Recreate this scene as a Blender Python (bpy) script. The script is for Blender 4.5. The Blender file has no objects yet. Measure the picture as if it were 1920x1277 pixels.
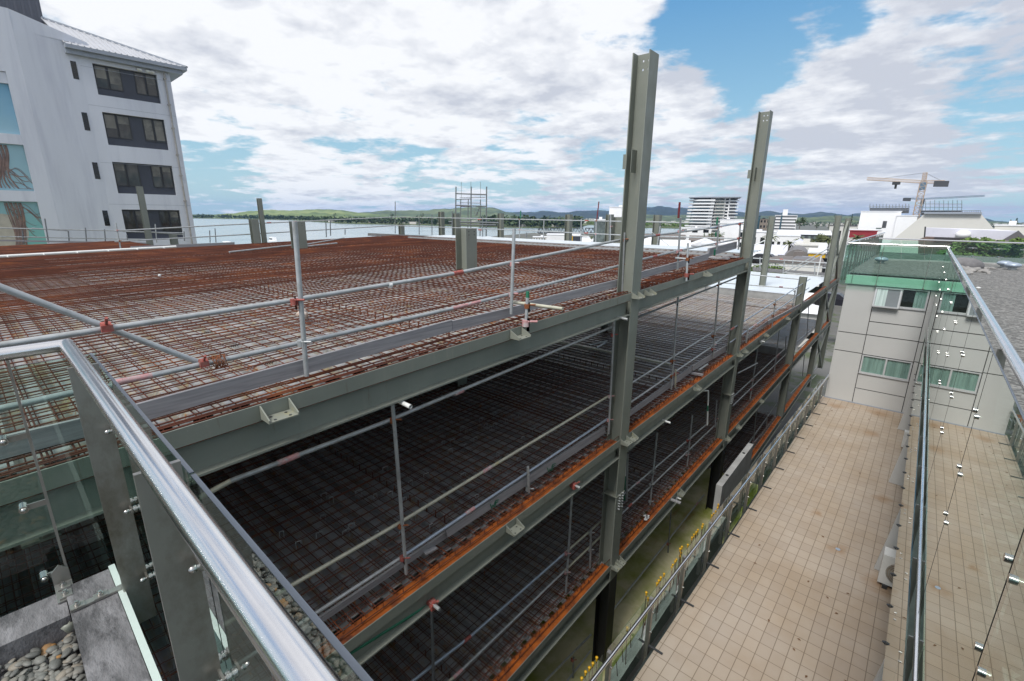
import bpy, math, random
from mathutils import Vector, Matrix
RND = random.Random(11)
S = bpy.context.scene
COL = S.collection
PI = math.pi
V = Vector

# ------------------------------------------------------------------ camera
FPX = 871.945
YAW, PIT, ROL = map(math.radians, (41.574, 14.998, -0.5127))
_f = V((-math.sin(YAW) * math.cos(PIT), math.cos(YAW) * math.cos(PIT), -math.sin(PIT)))
_r = V((math.cos(YAW), math.sin(YAW), 0))
_d = _f.cross(_r)
CR = math.cos(ROL) * _r + math.sin(ROL) * _d
CD = -math.sin(ROL) * _r + math.cos(ROL) * _d
CF = _f
cam_d = bpy.data.cameras.new('camera')
cam = bpy.data.objects.new('camera', cam_d)
COL.objects.link(cam)
cam_d.sensor_width = 36.0
cam_d.lens = FPX / 1920 * 36.0
cam_d.clip_start = 0.05
cam_d.clip_end = 40000
m = Matrix((CR, -CD, -CF)).transposed().to_4x4()
cam.matrix_world = m
S.camera = cam


def ray(x, y):
    """direction of a measured point of the survey photo"""
    return CR * ((x - 960) / FPX) + CD * ((y - 638.5) / FPX) + CF


A2 = math.radians(1.333)                       # the building site is turned slightly against the hotel
UB = V((-math.sin(A2), math.cos(A2), 0))
NB = V((math.cos(A2), math.sin(A2), 0))
XF = -4.064                                    # front face of the steel frame


def B(x, y, z):
    return NB * x + UB * y + V((0, 0, z))


def fp(x, y, X=-4.4):                          # survey point on a plane parallel to the front face
    d = ray(x, y)
    return d * (X / d.dot(NB))


def bp(x, y, Y):                               # survey point on a plane across the building
    d = ray(x, y)
    return d * (Y / d.dot(UB))


def zp(x, y, z):
    d = ray(x, y)
    return d * (z / d.z)


def at(x, y, D):
    d = ray(x, y)
    return d * (D / math.hypot(d.x, d.y))


# ------------------------------------------------------------------ mesh builder
ORG = {}


class MB:
    def __init__(s):
        s.v = []
        s.f = []
        s.sm = []

    def add(s, vs, fs, smooth=False):
        n = len(s.v)
        s.v += [V(q) for q in vs]
        for q in fs:
            s.f.append(tuple(i + n for i in q))
            s.sm.append(smooth)

    def box(s, a, b, fr=None):
        fr = fr or (lambda x, y, z: V((x, y, z)))
        x0, y0, z0 = [min(a[i], b[i]) for i in range(3)]
        x1, y1, z1 = [max(a[i], b[i]) for i in range(3)]
        s.add([fr(x, y, z) for z in (z0, z1) for (x, y) in ((x0, y0), (x1, y0), (x1, y1), (x0, y1))],
              [(3, 2, 1, 0), (4, 5, 6, 7), (0, 1, 5, 4), (1, 2, 6, 5), (2, 3, 7, 6), (3, 0, 4, 7)])
        return s

    def obox(s, c, ax, ay, az):
        c = V(c)
        s.add([c + ax * i + ay * j + az * k for k in (-1, 1) for (i, j) in ((-1, -1), (1, -1), (1, 1), (-1, 1))],
              [(3, 2, 1, 0), (4, 5, 6, 7), (0, 1, 5, 4), (1, 2, 6, 5), (2, 3, 7, 6), (3, 0, 4, 7)])
        return s

    def bar(s, p, q, w, h, up=None):
        p, q = V(p), V(q)
        d = (q - p)
        if d.length < 1e-6:
            return s
        up = up or V((0, 0, 1))
        dn = d.normalized()
        if abs(dn.dot(up)) > .98:
            up = UB
        side = dn.cross(up).normalized()
        u = side.cross(dn)
        return s.obox((p + q) / 2, side * w / 2, d / 2, u * h / 2)

    def tube(s, p, q, r, n=10, r2=None, cap=True):
        p, q = V(p), V(q)
        r2 = r if r2 is None else r2
        d = (q - p).normalized()
        a = d.orthogonal().normalized()
        b = d.cross(a)
        vs = []
        for (c, rr) in ((p, r), (q, r2)):
            for i in range(n):
                t = 2 * PI * i / n
                vs.append(c + (a * math.cos(t) + b * math.sin(t)) * rr)
        s.add(vs, [(i, (i + 1) % n, n + (i + 1) % n, n + i) for i in range(n)], True)
        if cap:
            s.add(vs, [tuple(range(n - 1, -1, -1)), tuple(range(n, 2 * n))])
        return s

    def path(s, pts, r, n=10):
        pts = [V(p) for p in pts]
        rings = []
        a = None
        for i, p in enumerate(pts):
            d0 = (pts[i] - pts[i - 1]).normalized() if i else (pts[1] - pts[0]).normalized()
            d1 = (pts[i + 1] - pts[i]).normalized() if i < len(pts) - 1 else d0
            t = (d0 + d1).normalized()
            k = 1 / max(.35, t.dot(d0))
            if a is None:
                a = t.orthogonal().normalized()
            a = (a - t * a.dot(t)).normalized()
            b = t.cross(a)
            rings.append([p + (a * math.cos(2 * PI * j / n) + b * math.sin(2 * PI * j / n)) * r * (k if 0 < i < len(pts) - 1 else 1) for j in range(n)])
        vs = [q for rg in rings for q in rg]
        fs = []
        for i in range(len(pts) - 1):
            for j in range(n):
                fs.append((i * n + j, i * n + (j + 1) % n, (i + 1) * n + (j + 1) % n, (i + 1) * n + j))
        s.add(vs, fs, True)
        s.add(vs, [tuple(range(n - 1, -1, -1)), tuple(range(len(vs) - n, len(vs)))])
        return s

    def prism(s, poly, ext):
        poly = [V(p) for p in poly]
        ext = V(ext)
        n = len(poly)
        s.add(poly + [p + ext for p in poly],
              [tuple(range(n - 1, -1, -1)), tuple(range(n, 2 * n))] + [(i, (i + 1) % n, n + (i + 1) % n, n + i) for i in range(n)])
        return s

    def quad(s, a, b, c, d):
        s.add([a, b, c, d], [(0, 1, 2, 3)])
        return s

    def ell(s, c, rx, ry, rz, nu=10, nv=6, rot=None, jit=0):
        c = V(c)
        vs = [V((0, 0, -1))]
        for j in range(1, nv):
            ph = -PI / 2 + PI * j / nv
            for i in range(nu):
                t = 2 * PI * i / nu
                vs.append(V((math.cos(ph) * math.cos(t), math.cos(ph) * math.sin(t), math.sin(ph))))
        vs.append(V((0, 0, 1)))
        out = []
        for q in vs:
            k = 1 + (RND.uniform(-jit, jit) if jit else 0)
            w = V((q.x * rx * k, q.y * ry * k, q.z * rz * k))
            out.append(c + (rot @ w if rot else w))
        fs = [(0, 1 + (i + 1) % nu, 1 + i) for i in range(nu)]
        for j in range(nv - 2):
            for i in range(nu):
                a = 1 + j * nu
                fs.append((a + i, a + (i + 1) % nu, a + nu + (i + 1) % nu, a + nu + i))
        a = 1 + (nv - 2) * nu
        fs += [(a + i, a + (i + 1) % nu, a + nu) for i in range(nu)]
        s.add(out, fs, True)
        return s

    def build(s, name, mt, parent=None, org=None):
        me = bpy.data.meshes.new(name)
        o = bpy.data.objects.new(name, me)
        COL.objects.link(o)
        if parent is not None:
            org = ORG[parent.name]
            o.parent = parent
            ORG[o.name] = org
            if parent.type == 'EMPTY' or parent.parent is not None or True:
                o.location = (0, 0, 0)
        else:
            if org is None:
                n = max(1, len(s.v))
                org = V((sum(q.x for q in s.v) / n, sum(q.y for q in s.v) / n, min(q.z for q in s.v)))
            org = V(org)
            o.location = org
            ORG[o.name] = org
        me.from_pydata([q - org for q in s.v], [], s.f)
        me.polygons.foreach_set('use_smooth', s.sm)
        me.update()
        if mt is not None:
            me.materials.append(mt)
        return o


def tag(o, label=None, cat=None, group=None, kind=None):
    if label:
        o['label'] = label
    if cat:
        o['category'] = cat
    if group:
        o['group'] = group
    if kind:
        o['kind'] = kind
    return o


def thing(name, loc, label, cat, group=None):
    o = bpy.data.objects.new(name, None)
    COL.objects.link(o)
    o.empty_display_size = .2
    o.location = V(loc)
    ORG[o.name] = V(loc)
    return tag(o, label, cat, group)


# ------------------------------------------------------------------ materials
def nt(name):
    mt = bpy.data.materials.new(name)
    mt.use_nodes = True
    t = mt.node_tree
    b = t.nodes['Principled BSDF']
    return mt, t, b


def c4(c):
    return (c[0], c[1], c[2], 1)


def ramp(t, fac, stops):
    r = t.nodes.new('ShaderNodeValToRGB')
    el = r.color_ramp.elements
    el[0].position, el[0].color = stops[0][0], c4(stops[0][1])
    el[1].position, el[1].color = stops[-1][0], c4(stops[-1][1])
    for p, c in stops[1:-1]:
        e = el.new(p)
        e.color = c4(c)
    t.links.new(fac, r.inputs[0])
    return r.outputs[0]


def coords(t, stretch=(1, 1, 1), rot=(0, 0, 0)):
    tc = t.nodes.new('ShaderNodeTexCoord')
    mp = t.nodes.new('ShaderNodeMapping')
    mp.inputs['Scale'].default_value = stretch
    mp.inputs['Rotation'].default_value = rot
    t.links.new(tc.outputs['Object'], mp.inputs[0])
    return mp.outputs[0]


def noise(t, vec, scale, detail=5, rough=.6):
    n = t.nodes.new('ShaderNodeTexNoise')
    n.inputs['Scale'].default_value = scale
    n.inputs['Detail'].default_value = detail
    n.inputs['Roughness'].default_value = rough
    t.links.new(vec, n.inputs['Vector'])
    return n.outputs[0]


def mixc(t, fac, a, b, mode='MIX'):
    m = t.nodes.new('ShaderNodeMix')
    m.data_type = 'RGBA'
    m.blend_type = mode
    for sock, val in ((m.inputs[0], fac), (m.inputs[6], a), (m.inputs[7], b)):
        if isinstance(val, (int, float)):
            sock.default_value = val
        elif isinstance(val, tuple):
            sock.default_value = c4(val)
        else:
            t.links.new(val, sock)
    return m.outputs[2]


def bump(t, b, h, strength=.3, dist=.01):
    n = t.nodes.new('ShaderNodeBump')
    n.inputs['Strength'].default_value = strength
    n.inputs['Distance'].default_value = dist
    t.links.new(h, n.inputs['Height'])
    t.links.new(n.outputs[0], b.inputs['Normal'])


def mat(name, c, rough=.6, metal=0.0, var=.15, scale=3, c2=None, lo=.45, hi=.7, stretch=(1, 1, 1), bmp=0, bsc=30, spec=None, detail=6):
    mt, t, b = nt(name)
    v = coords(t, stretch)
    n1 = noise(t, v, scale, detail)
    base = ramp(t, n1, [(.3, tuple(x * (1 - var) for x in c)), (.7, tuple(min(1, x * (1 + var)) for x in c))])
    if c2:
        n2 = noise(t, v, scale * .63 + .37, 8, .7)
        f = ramp(t, n2, [(lo, (0, 0, 0)), (hi, (1, 1, 1))])
        base = mixc(t, f, base, c2)
    t.links.new(base, b.inputs['Base Color'])
    b.inputs['Roughness'].default_value = rough
    b.inputs['Metallic'].default_value = metal
    if spec is not None:
        b.inputs['Specular IOR Level'].default_value = spec
    if bmp:
        bump(t, b, noise(t, v, bsc, 6), bmp)
    return mt


M = {}
def steelmat():
    mt, t, b = nt('painted_steel')
    v = coords(t)
    base = ramp(t, noise(t, v, 1.3, 6), [(.3, (.172, .188, .162)), (.7, (.212, .226, .194))])
    f = ramp(t, noise(t, coords(t, (5, 5, .5)), 1.7, 8, .7), [(.56, (0, 0, 0)), (.74, (.55, .55, .55))])
    base = mixc(t, f, base, (.265, .262, .215))
    f = ramp(t, noise(t, coords(t, (9, 9, .8)), 1.1, 7, .72), [(.61, (0, 0, 0)), (.72, (.75, .75, .75))])
    base = mixc(t, f, base, (.135, .095, .06))
    f = ramp(t, noise(t, v, 38, 3, .6), [(.70, (0, 0, 0)), (.78, (.6, .6, .6))])
    base = mixc(t, f, base, (.30, .31, .28))
    t.links.new(base, b.inputs['Base Color'])
    t.links.new(ramp(t, noise(t, v, 3, 5), [(.3, (.38, .38, .38)), (.7, (.62, .62, .62))]), b.inputs['Roughness'])
    bump(t, b, noise(t, v, 14, 4), .06)
    return mt


M['steel'] = steelmat()
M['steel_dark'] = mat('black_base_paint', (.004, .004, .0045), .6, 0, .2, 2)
M['bracket'] = mat('bracket_paint', (.21, .22, .185), .5, 0, .12, 4, (.30, .27, .13), .58, .72)
M['galv'] = mat('galvanised_tube', (.40, .42, .43), .45, .35, .16, 9, (.30, .31, .30), .5, .7, bmp=.08)
M['galv_dark'] = mat('dull_galvanised_tube', (.17, .185, .195), .5, .3, .2, 8)
M['galv_blue'] = mat('bluish_galvanised_tube', (.36, .42, .50), .4, .35, .12, 7)
M['galv_cream'] = mat('cream_stained_tube', (.46, .45, .36), .5, .2, .15, 5, (.5, .42, .2), .6, .75)
M['pinkpaint'] = mat('worn_pink_paint', (.52, .27, .27), .6, .1, .25, 14, (.45, .43, .43), .48, .62)
M['redclamp'] = mat('red_clamp_paint', (.34, .085, .07), .6, .1, .25, 30, (.26, .16, .13), .5, .7)
M['rustclamp'] = mat('rusty_clamp', (.26, .09, .035), .8, .2, .4, 30)
M['greenpaint'] = mat('green_tube_paint', (.02, .16, .09), .55, .1, .2, 10)
M['darkred'] = mat('dark_red_tube_paint', (.16, .02, .025), .55, .1, .2, 10)
M['rust'] = mat('rusted_bar', (.092, .025, .012), .85, .1, .35, 1.2, (.22, .066, .018), .52, .70, detail=8)
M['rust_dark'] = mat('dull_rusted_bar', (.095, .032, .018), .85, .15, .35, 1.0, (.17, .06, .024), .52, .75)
M['rust_orange'] = mat('orange_rust', (.36, .088, .008), .85, 0, .3, 4, (.10, .026, .010), .46, .66)
M['rust_red'] = mat('red_rust', (.125, .032, .012), .85, 0, .3, 4, (.24, .06, .010), .48, .68)
M['timber'] = None
M['concrete'] = mat('weathered_concrete', (.155, .150, .158), .85, 0, .42, 9, (.06, .058, .062), .47, .60, (.7, 1.7, 1), bmp=.7, bsc=55, detail=12)
M['conc_light'] = mat('pale_concrete', (.36, .36, .355), .85, 0, .15, 2, (.24, .24, .23), .5, .8)
M['stainless'] = mat('brushed_stainless', (.80, .79, .79), .20, 1.0, .06, 60, stretch=(.1, .1, 1))
M['stainless_dull'] = mat('dull_stainless', (.36, .35, .33), .40, .85, .16, 4, (.20, .175, .14), .50, .68, (1, 1, .6), detail=10)
M['stainless_bolt'] = mat('polished_bolt', (.50, .49, .47), .22, 1.0, .05, 20)
M['white_flash'] = mat('pale_green_flashing', (.46, .53, .50), .5, 0, .06, 6)
M['facade'] = mat('facade_panel', (.475, .475, .465), .5, 0, .035, .8)
M['joint'] = mat('dark_joint', (.06, .06, .06), .8)
M['winframe'] = mat('aluminium_window_frame', (.52, .53, .54), .4, .2, .05)
M['winglass_dark'] = mat('dark_window_glass', (.012, .014, .016), .06, 0, .2)
M['winglass_grey'] = mat('grey_window_glass', (.17, .19, .20), .06, 0, .2, .8)
M['fascia'] = mat('mint_painted_fascia', (.56, .74, .65), .5, 0, .06, 2)
M['black'] = mat('black_void', (.006, .006, .006), .9)
M['dkmetal'] = mat('dark_metal', (.05, .052, .055), .5, .3)
M['white'] = mat('white_render', (.80, .80, .81), .7, 0, .04, .3)
M['acwhite'] = mat('air_unit_casing', (.62, .62, .60), .45, 0, .05, 6, (.45, .40, .33), .6, .8)
M['yellowcap'] = mat('yellow_plastic_cap', (.60, .34, .012), .45, 0, .15, 20)
M['pvc'] = mat('white_plastic_pipe', (.72, .73, .72), .4, 0, .05)
M['blockwall'] = mat('lilac_white_render', (.61, .635, .70), .75, 0, .05, .35, (.46, .48, .56), .5, .85, (2.5, 2.5, .25))
M['blockroof'] = mat('grey_metal_roof', (.50, .51, .54), .4, .2, .06, .7)
M['gutter'] = mat('slate_gutter', (.30, .33, .38), .5, .1, .06)
M['slate'] = mat('slate_blue_panel', (.05, .056, .075), .45, 0, .08)
M['tarp'] = mat('grey_membrane', (.18, .17, .17), .6, 0, .15, .2)


def timber():
    mt, t, b = nt('weathered_timber')
    v = coords(t, (22, 1.0, 22), (0, 0, -A2))
    n = noise(t, v, 1.6, 8, .65)
    base = ramp(t, n, [(.25, (.20, .195, .205)), (.5, (.30, .295, .305)), (.75, (.40, .39, .40))])
    v2 = coords(t, (3.3, 1.0, 6))
    vo = t.nodes.new('ShaderNodeTexVoronoi')
    vo.inputs['Scale'].default_value = .75
    t.links.new(v2, vo.inputs['Vector'])
    kf = ramp(t, vo.outputs['Distance'], [(.03, (1, 1, 1)), (.075, (0, 0, 0))])
    base = mixc(t, kf, base, (.10, .075, .05))
    t.links.new(base, b.inputs['Base Color'])
    b.inputs['Roughness'].default_value = .8
    bump(t, b, n, .15)
    return mt


M['timber'] = timber()


def deckmat(name, c, stain, lo, hi, metal=.25):
    mt, t, b = nt(name)
    v = coords(t, (1, 1, 1), (0, 0, -A2))
    n1 = noise(t, v, 1.1, 6)
    base = ramp(t, n1, [(.3, tuple(x * .75 for x in c)), (.7, c)])
    n2 = noise(t, coords(t, (2.2, 5, 1)), 1.6, 8, .7)
    f = ramp(t, n2, [(lo, (0, 0, 0)), (hi, (1, 1, 1))])
    base = mixc(t, f, base, stain)
    n3 = noise(t, coords(t, (6, 9, 1)), 1.1, 4, .6)
    f3 = ramp(t, n3, [(.62, (0, 0, 0)), (.72, (1, 1, 1))])
    base = mixc(t, f3, base, (.42, .16, .03))
    t.links.new(base, b.inputs['Base Color'])
    b.inputs['Roughness'].default_value = .45
    b.inputs['Metallic'].default_value = metal
    return mt


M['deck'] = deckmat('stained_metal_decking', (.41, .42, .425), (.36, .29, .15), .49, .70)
M['deck_valley'] = deckmat('shaded_dirty_troughs', (.24, .245, .24), (.30, .22, .10), .46, .66, .1)  # troughs painted darker than the crests as shade, with brown dirt stain
M['deck_low_valley'] = deckmat('shade_darkened_troughs', (.25, .257, .265), (.24, .16, .06), .5, .7, .1)  # trough colour carries painted shade for the covered decks, plus brown stain
M['deck_low'] = deckmat('shade_darkened_decking', (.36, .372, .385), (.30, .20, .08), .50, .72)  # darker copy of the decking; interior shade is put into its colour
M['deck_clean'] = mat('clean_metal_decking', (.62, .67, .71), .35, .3, .06, .6)


def tiles():
    mt, t, b = nt('terrace_tiles')
    tc = t.nodes.new('ShaderNodeTexCoord')
    mp = t.nodes.new('ShaderNodeMapping')
    mp.inputs['Rotation'].default_value = (0, 0, 0)
    t.links.new(tc.outputs['Object'], mp.inputs[0])
    br = t.nodes.new('ShaderNodeTexBrick')
    br.offset = 0
    br.inputs['Scale'].default_value = 1
    br.inputs['Brick Width'].default_value = .20
    br.inputs['Row Height'].default_value = .28
    br.inputs['Mortar Size'].default_value = .0065
    br.inputs['Mortar Smooth'].default_value = .15
    br.inputs['Bias'].default_value = -.1
    br.inputs['Color1'].default_value = (.385, .325, .265, 1)
    br.inputs['Color2'].default_value = (.345, .29, .238, 1)
    br.inputs['Mortar'].default_value = (.19, .15, .11, 1)
    t.links.new(mp.outputs[0], br.inputs['Vector'])
    n = noise(t, mp.outputs[0], .55, 6, .6)
    tint = ramp(t, n, [(.35, (1.05, 1.05, 1.05)), (.64, (.90, .83, .73))])
    base = mixc(t, 1.0, br.outputs['Color'], tint, 'MULTIPLY')
    fst = ramp(t, noise(t, coords(t, (1, .35, 1)), 2.6, 8, .72), [(.56, (0, 0, 0)), (.72, (.22, .22, .22))])
    base = mixc(t, fst, base, (.27, .19, .125))
    # rusty stain marks on the paving
    _dr = zp(1571, 1030, -6.9)
    for (x, y, rr) in ((-.495, 18.58, .42), (.175, 14.14, .30), (.45, 10.5, .5), (_dr.x, _dr.y, .30), (_dr.x - .6, _dr.y + 1.2, .22), (-1.7, 20.6, .5), (-.4, 20.9, .6)):
        d = t.nodes.new('ShaderNodeVectorMath')
        d.operation = 'DISTANCE'
        d.inputs[1].default_value = (x + 1.0, y - 10, 0)
        nn = t.nodes.new('ShaderNodeVectorMath')
        nn.operation = 'MULTIPLY_ADD'
        nz = t.nodes.new('ShaderNodeTexNoise')
        nz.inputs['Scale'].default_value = 5
        t.links.new(mp.outputs[0], nz.inputs['Vector'])
        nn.inputs[1].default_value = (.5, .5, 0)
        t.links.new(nz.outputs['Color'], nn.inputs[0])
        sb = t.nodes.new('ShaderNodeVectorMath')
        sb.operation = 'ADD'
        sb.inputs[1].default_value = (-.25, -.25, 0)
        t.links.new(nn.outputs[0], sb.inputs[0])
        t.links.new(mp.outputs[0], nn.inputs[2])
        t.links.new(sb.outputs[0], d.inputs[0])
        f = ramp(t, d.outputs['Value'], [(rr * .1, (.62, .62, .62)), (rr * .8, (0, 0, 0))])
        base = mixc(t, f, base, (.24, .13, .05))
    t.links.new(base, b.inputs['Base Color'])
    b.inputs['Roughness'].default_value = .6
    bump(t, b, br.outputs['Fac'], -.25, .004)
    return mt


M['tiles'] = tiles()


def gravel(name, cs, scale, bs=1.0):
    mt, t, b = nt(name)
    v = coords(t)
    vo = t.nodes.new('ShaderNodeTexVoronoi')
    vo.inputs['Scale'].default_value = scale
    t.links.new(v, vo.inputs['Vector'])
    sep = t.nodes.new('ShaderNodeSeparateColor')
    t.links.new(vo.outputs['Color'], sep.inputs[0])
    base = ramp(t, sep.outputs[0], [(.0, cs[0]), (.5, cs[1]), (1, cs[2])])
    t.links.new(base, b.inputs['Base Color'])
    b.inputs['Roughness'].default_value = .85
    inv = t.nodes.new('ShaderNodeMath')
    inv.operation = 'SUBTRACT'
    inv.inputs[0].default_value = 1
    t.links.new(vo.outputs['Distance'], inv.inputs[1])
    bump(t, b, inv.outputs[0], bs, .03)
    return mt


M['gravel'] = gravel('roof_gravel', ((.085, .083, .08), (.155, .152, .145), (.28, .272, .26)), 21, 1.0)


def glass(name, tint, boost=1.5, ior=1.5):
    mt = bpy.data.materials.new(name)
    mt.use_nodes = True
    t = mt.node_tree
    t.nodes.clear()
    out = t.nodes.new('ShaderNodeOutputMaterial')
    tr = t.nodes.new('ShaderNodeBsdfTransparent')
    tr.inputs[0].default_value = c4(tint)
    gl = t.nodes.new('ShaderNodeBsdfGlossy')
    gl.inputs['Roughness'].default_value = 0.0
    gl.inputs[0].default_value = (.93, .97, .95, 1)
    fr = t.nodes.new('ShaderNodeFresnel')
    fr.inputs[0].default_value = ior
    ge = t.nodes.new('ShaderNodeNewGeometry')
    iv = t.nodes.new('ShaderNodeMath')
    iv.operation = 'SUBTRACT'
    iv.inputs[0].default_value = 1
    t.links.new(ge.outputs['Backfacing'], iv.inputs[1])
    m1 = t.nodes.new('ShaderNodeMath')
    m1.operation = 'MULTIPLY'
    t.links.new(fr.outputs[0], m1.inputs[0])
    t.links.new(iv.outputs[0], m1.inputs[1])
    m2 = t.nodes.new('ShaderNodeMath')
    m2.operation = 'MULTIPLY'
    m2.use_clamp = True
    m2.inputs[1].default_value = boost
    t.links.new(m1.outputs[0], m2.inputs[0])
    mx = t.nodes.new('ShaderNodeMixShader')
    t.links.new(m2.outputs[0], mx.inputs[0])
    t.links.new(tr.outputs[0], mx.inputs[1])
    t.links.new(gl.outputs[0], mx.inputs[2])
    t.links.new(mx.outputs[0], out.inputs[0])
    return mt


M['glass'] = glass('green_tinted_glass', (.80, .895, .855), 1.5)
M['glass_right'] = glass('green_screen_glass', (.74, .86, .80), 1.7)
M['glass_far'] = glass('deep_green_glass', (.77, .885, .835), 1.3)
M['glass_edge'] = mat('glass_edge', (.115, .135, .165), .25, 0, .05)


def moss():
    mt, t, b = nt('mossy_slab')
    v = coords(t)
    base = ramp(t, noise(t, v, .9, 6), [(.3, (.40, .37, .20)), (.7, (.56, .52, .34))])
    f = ramp(t, noise(t, v, .42, 8, .65), [(.42, (0, 0, 0)), (.60, (1, 1, 1))])
    base = mixc(t, f, base, (.20, .235, .022))
    f = ramp(t, noise(t, coords(t, (1.4, .35, 1)), .8, 5, .6), [(.60, (0, 0, 0)), (.74, (1, 1, 1))])
    base = mixc(t, f, base, (.33, .17, .045))
    t.links.new(base, b.inputs['Base Color'])
    b.inputs['Roughness'].default_value = .55
    return mt


M['moss'] = moss()


def pebblemat():
    mt, t, b = nt('river_pebbles')
    ge = t.nodes.new('ShaderNodeNewGeometry')
    base = ramp(t, ge.outputs['Random Per Island'], [(.0, (.07, .073, .07)), (.35, (.14, .143, .132)), (.7, (.20, .195, .175)), (.9, (.22, .19, .15)), (.992, (.36, .18, .05))])
    n = noise(t, coords(t), 45, 5)
    base = mixc(t, ramp(t, n, [(.35, (0, 0, 0)), (.8, (.5, .5, .5))]), base, (.12, .115, .105))
    t.links.new(base, b.inputs['Base Color'])
    b.inputs['Roughness'].default_value = .6
    return mt


M['pebble'] = pebblemat()


def leafmat(name, a, b_):
    mt, t, b = nt(name)
    ge = t.nodes.new('ShaderNodeNewGeometry')
    base = ramp(t, ge.outputs['Random Per Island'], [(0, a), (1, b_)])
    t.links.new(base, b.inputs['Base Color'])
    b.inputs['Roughness'].default_value = .7
    return mt


M['leaf'] = leafmat('bright_leaves', (.045, .085, .015), (.12, .19, .035))
M['leaf_dark'] = leafmat('dark_leaves', (.018, .035, .012), (.05, .085, .025))
M['leaf_palm'] = leafmat('palm_fronds', (.05, .07, .025), (.13, .14, .05))
M['bark'] = mat('bark', (.10, .085, .065), .9, 0, .3, 3)
# ------------------------------------------------------------------ the steel frame under construction
def z1(y): return -1.61 + .0224 * (y - .7)
def z2(y): return -4.63 + .0046 * (y - 1.9)
def z3(y): return -7.79
def z4(y): return -10.92


def onlev(px, py, zf):
    z = zf(8)
    for _ in range(8):
        p = zp(px, py, z)
        z = zf(p.dot(UB))
    return p


def bl(p):
    return p.dot(NB), p.dot(UB), p.z


frame = thing('construction_frame', B(-12, 10, -11), 'grey green steel frame of an unfinished building with stacked decks beside the tiled terrace', 'building frame')


def hcol(x, y, za, zb, w=.36, d=.33, t=.02, mt='steel', parent=frame, holes=False, name='column', fy=True):
    """H column, flanges across the face; x = outer face of the front flange, y = near edge"""
    mb = MB()
    zt = zb - .42 if holes else zb
    mb.box((x - t, y, za), (x, y + w, zb), B)
    mb.box((x - d, y, za), (x - d + t, y + w, zb), B)
    yc = y + w / 2
    mb.box((x - d + t, yc - .006, za), (x - t, yc + .006, zt), B)
    if holes:
        xs = [x - d + t, x - .215, x - .185, x - .115, x - .085, x - t]
        zs = [zt, zb - .27, zb - .235, zb - .13, zb - .095, zb]
        for i in range(5):
            for j in range(5):
                if i in (1, 3) and j in (1, 3):
                    continue
                mb.box((xs[i], yc - .006, zs[j]), (xs[i + 1], yc + .006, zs[j + 1]), B)
    return mb.build(name, M[mt], parent)


def edge_beam(ya, yb, zf, top='rust_orange', depth=.45, plate=.15, x=XF):
    mb = MB()
    a = lambda xx, dz: (B(xx, ya, zf(ya) + dz), B(xx, yb, zf(yb) + dz))
    mb.bar(*a(x - .008, -plate / 2), .012, plate)
    mb.bar(*a(x - .10, -(plate + depth) / 2), .014, depth - plate - .02)
    mb.bar(*a(x - .10, -depth + .01), .20, .02)
    o = mb.build('edge_beam', M['steel'], frame)
    tp = MB()
    tp.bar(*a(x - .125, -plate - .002 if zf is z1 else -.075), .22, .02)
    tp.build('top_flange', M[top], o)
    return o


def tray(y, z, w=.26, d=.17, parent=frame, mt='bracket', x=XF):
    mb = MB()
    h = .12
    mb.box((x + .004, y, z - h), (x + d, y + w, z - h + .012), B)
    for yy in (y, y + w - .012):
        mb.prism([B(x + .004, yy, z), B(x + .004, yy, z - h + .012), B(x + d, yy, z - h + .012), B(x + d, yy, z - h + .03)], UB * .012)
    o = mb.build('seat_bracket', M[mt], parent)
    hb = MB()
    for i in (.25, .75):
        for j in (.3, .8):
            p = B(x + d * j, y + w * i, z - h + .012)
            hb.tube(p, p + V((0, 0, .004)), .013, 8)
    hb.build('bolt_hole', M['dkmetal'], o)
    return o


# columns on the front face
col1 = hcol(XF + .006, 8.42, -8.25, 2.80, holes=True)
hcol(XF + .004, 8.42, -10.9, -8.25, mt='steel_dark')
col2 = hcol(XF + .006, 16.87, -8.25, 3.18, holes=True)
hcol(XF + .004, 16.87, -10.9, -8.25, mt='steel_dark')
col3 = hcol(XF + .006, 28.8, -11, -3.0)
col4 = hcol(XF + .006, 38.6, -12, .22, w=.45)
col5 = hcol(XF + .006, 44.4, -12, .05, w=.45)
for c_, y_, z_ in ((col1, 8.42, 1.0), (col2, 16.87, 1.35)):
    mb = MB()
    mb.box((XF - .43, y_ + .1, z_ - .12), (XF - .33, y_ + .13, z_ + .14), B)
    mb.box((XF - .20, y_ - .03, z_ - .2), (XF - .19, y_ + .17, z_ + .2), B)
    mb.build('cleat_plate', M['steel'], c_)
for y_ in (8.42, 16.87, 28.8):            # stiffeners, splice plates and bolts at each level
    for zf in (z1, z2, z3):
        if y_ > 20 and zf is z1:
            continue
        mb = MB()
        z_ = zf(y_)
        mb.box((XF - .31, y_ + .005, z_ - .47), (XF - .02, y_ + .35, z_ - .45), B)
        mb.box((XF - .16, y_ - .07, z_ - .40), (XF - .15, y_ + .17, z_ - .20), B)
        for k in range(3):
            p = B(XF - .15, y_ - .03, z_ - .24 - k * .06)
            mb.tube(p, p + NB * .03, .014, 6)
        mb.build('splice_plate', M['steel'], frame)
for y_, z_ in ((8.42, -6.0), (16.87, -6.1)):
    mb = MB()
    for k in range(6):
        for s_ in (0, 1):
            p = B(XF + .006, y_ + .12 + .14 * s_, z_ - k * .07)
            mb.tube(p, p + NB * .045, .017, 6)
    mb.build('splice_bolts', M['galv'], frame)
    mb = MB()
    mb.box((XF - .30, y_ - .01, z_ - .02), (XF + .02, y_ + .37, z_), B)
    mb.build('splice_plate', M['bracket'], frame)

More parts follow.
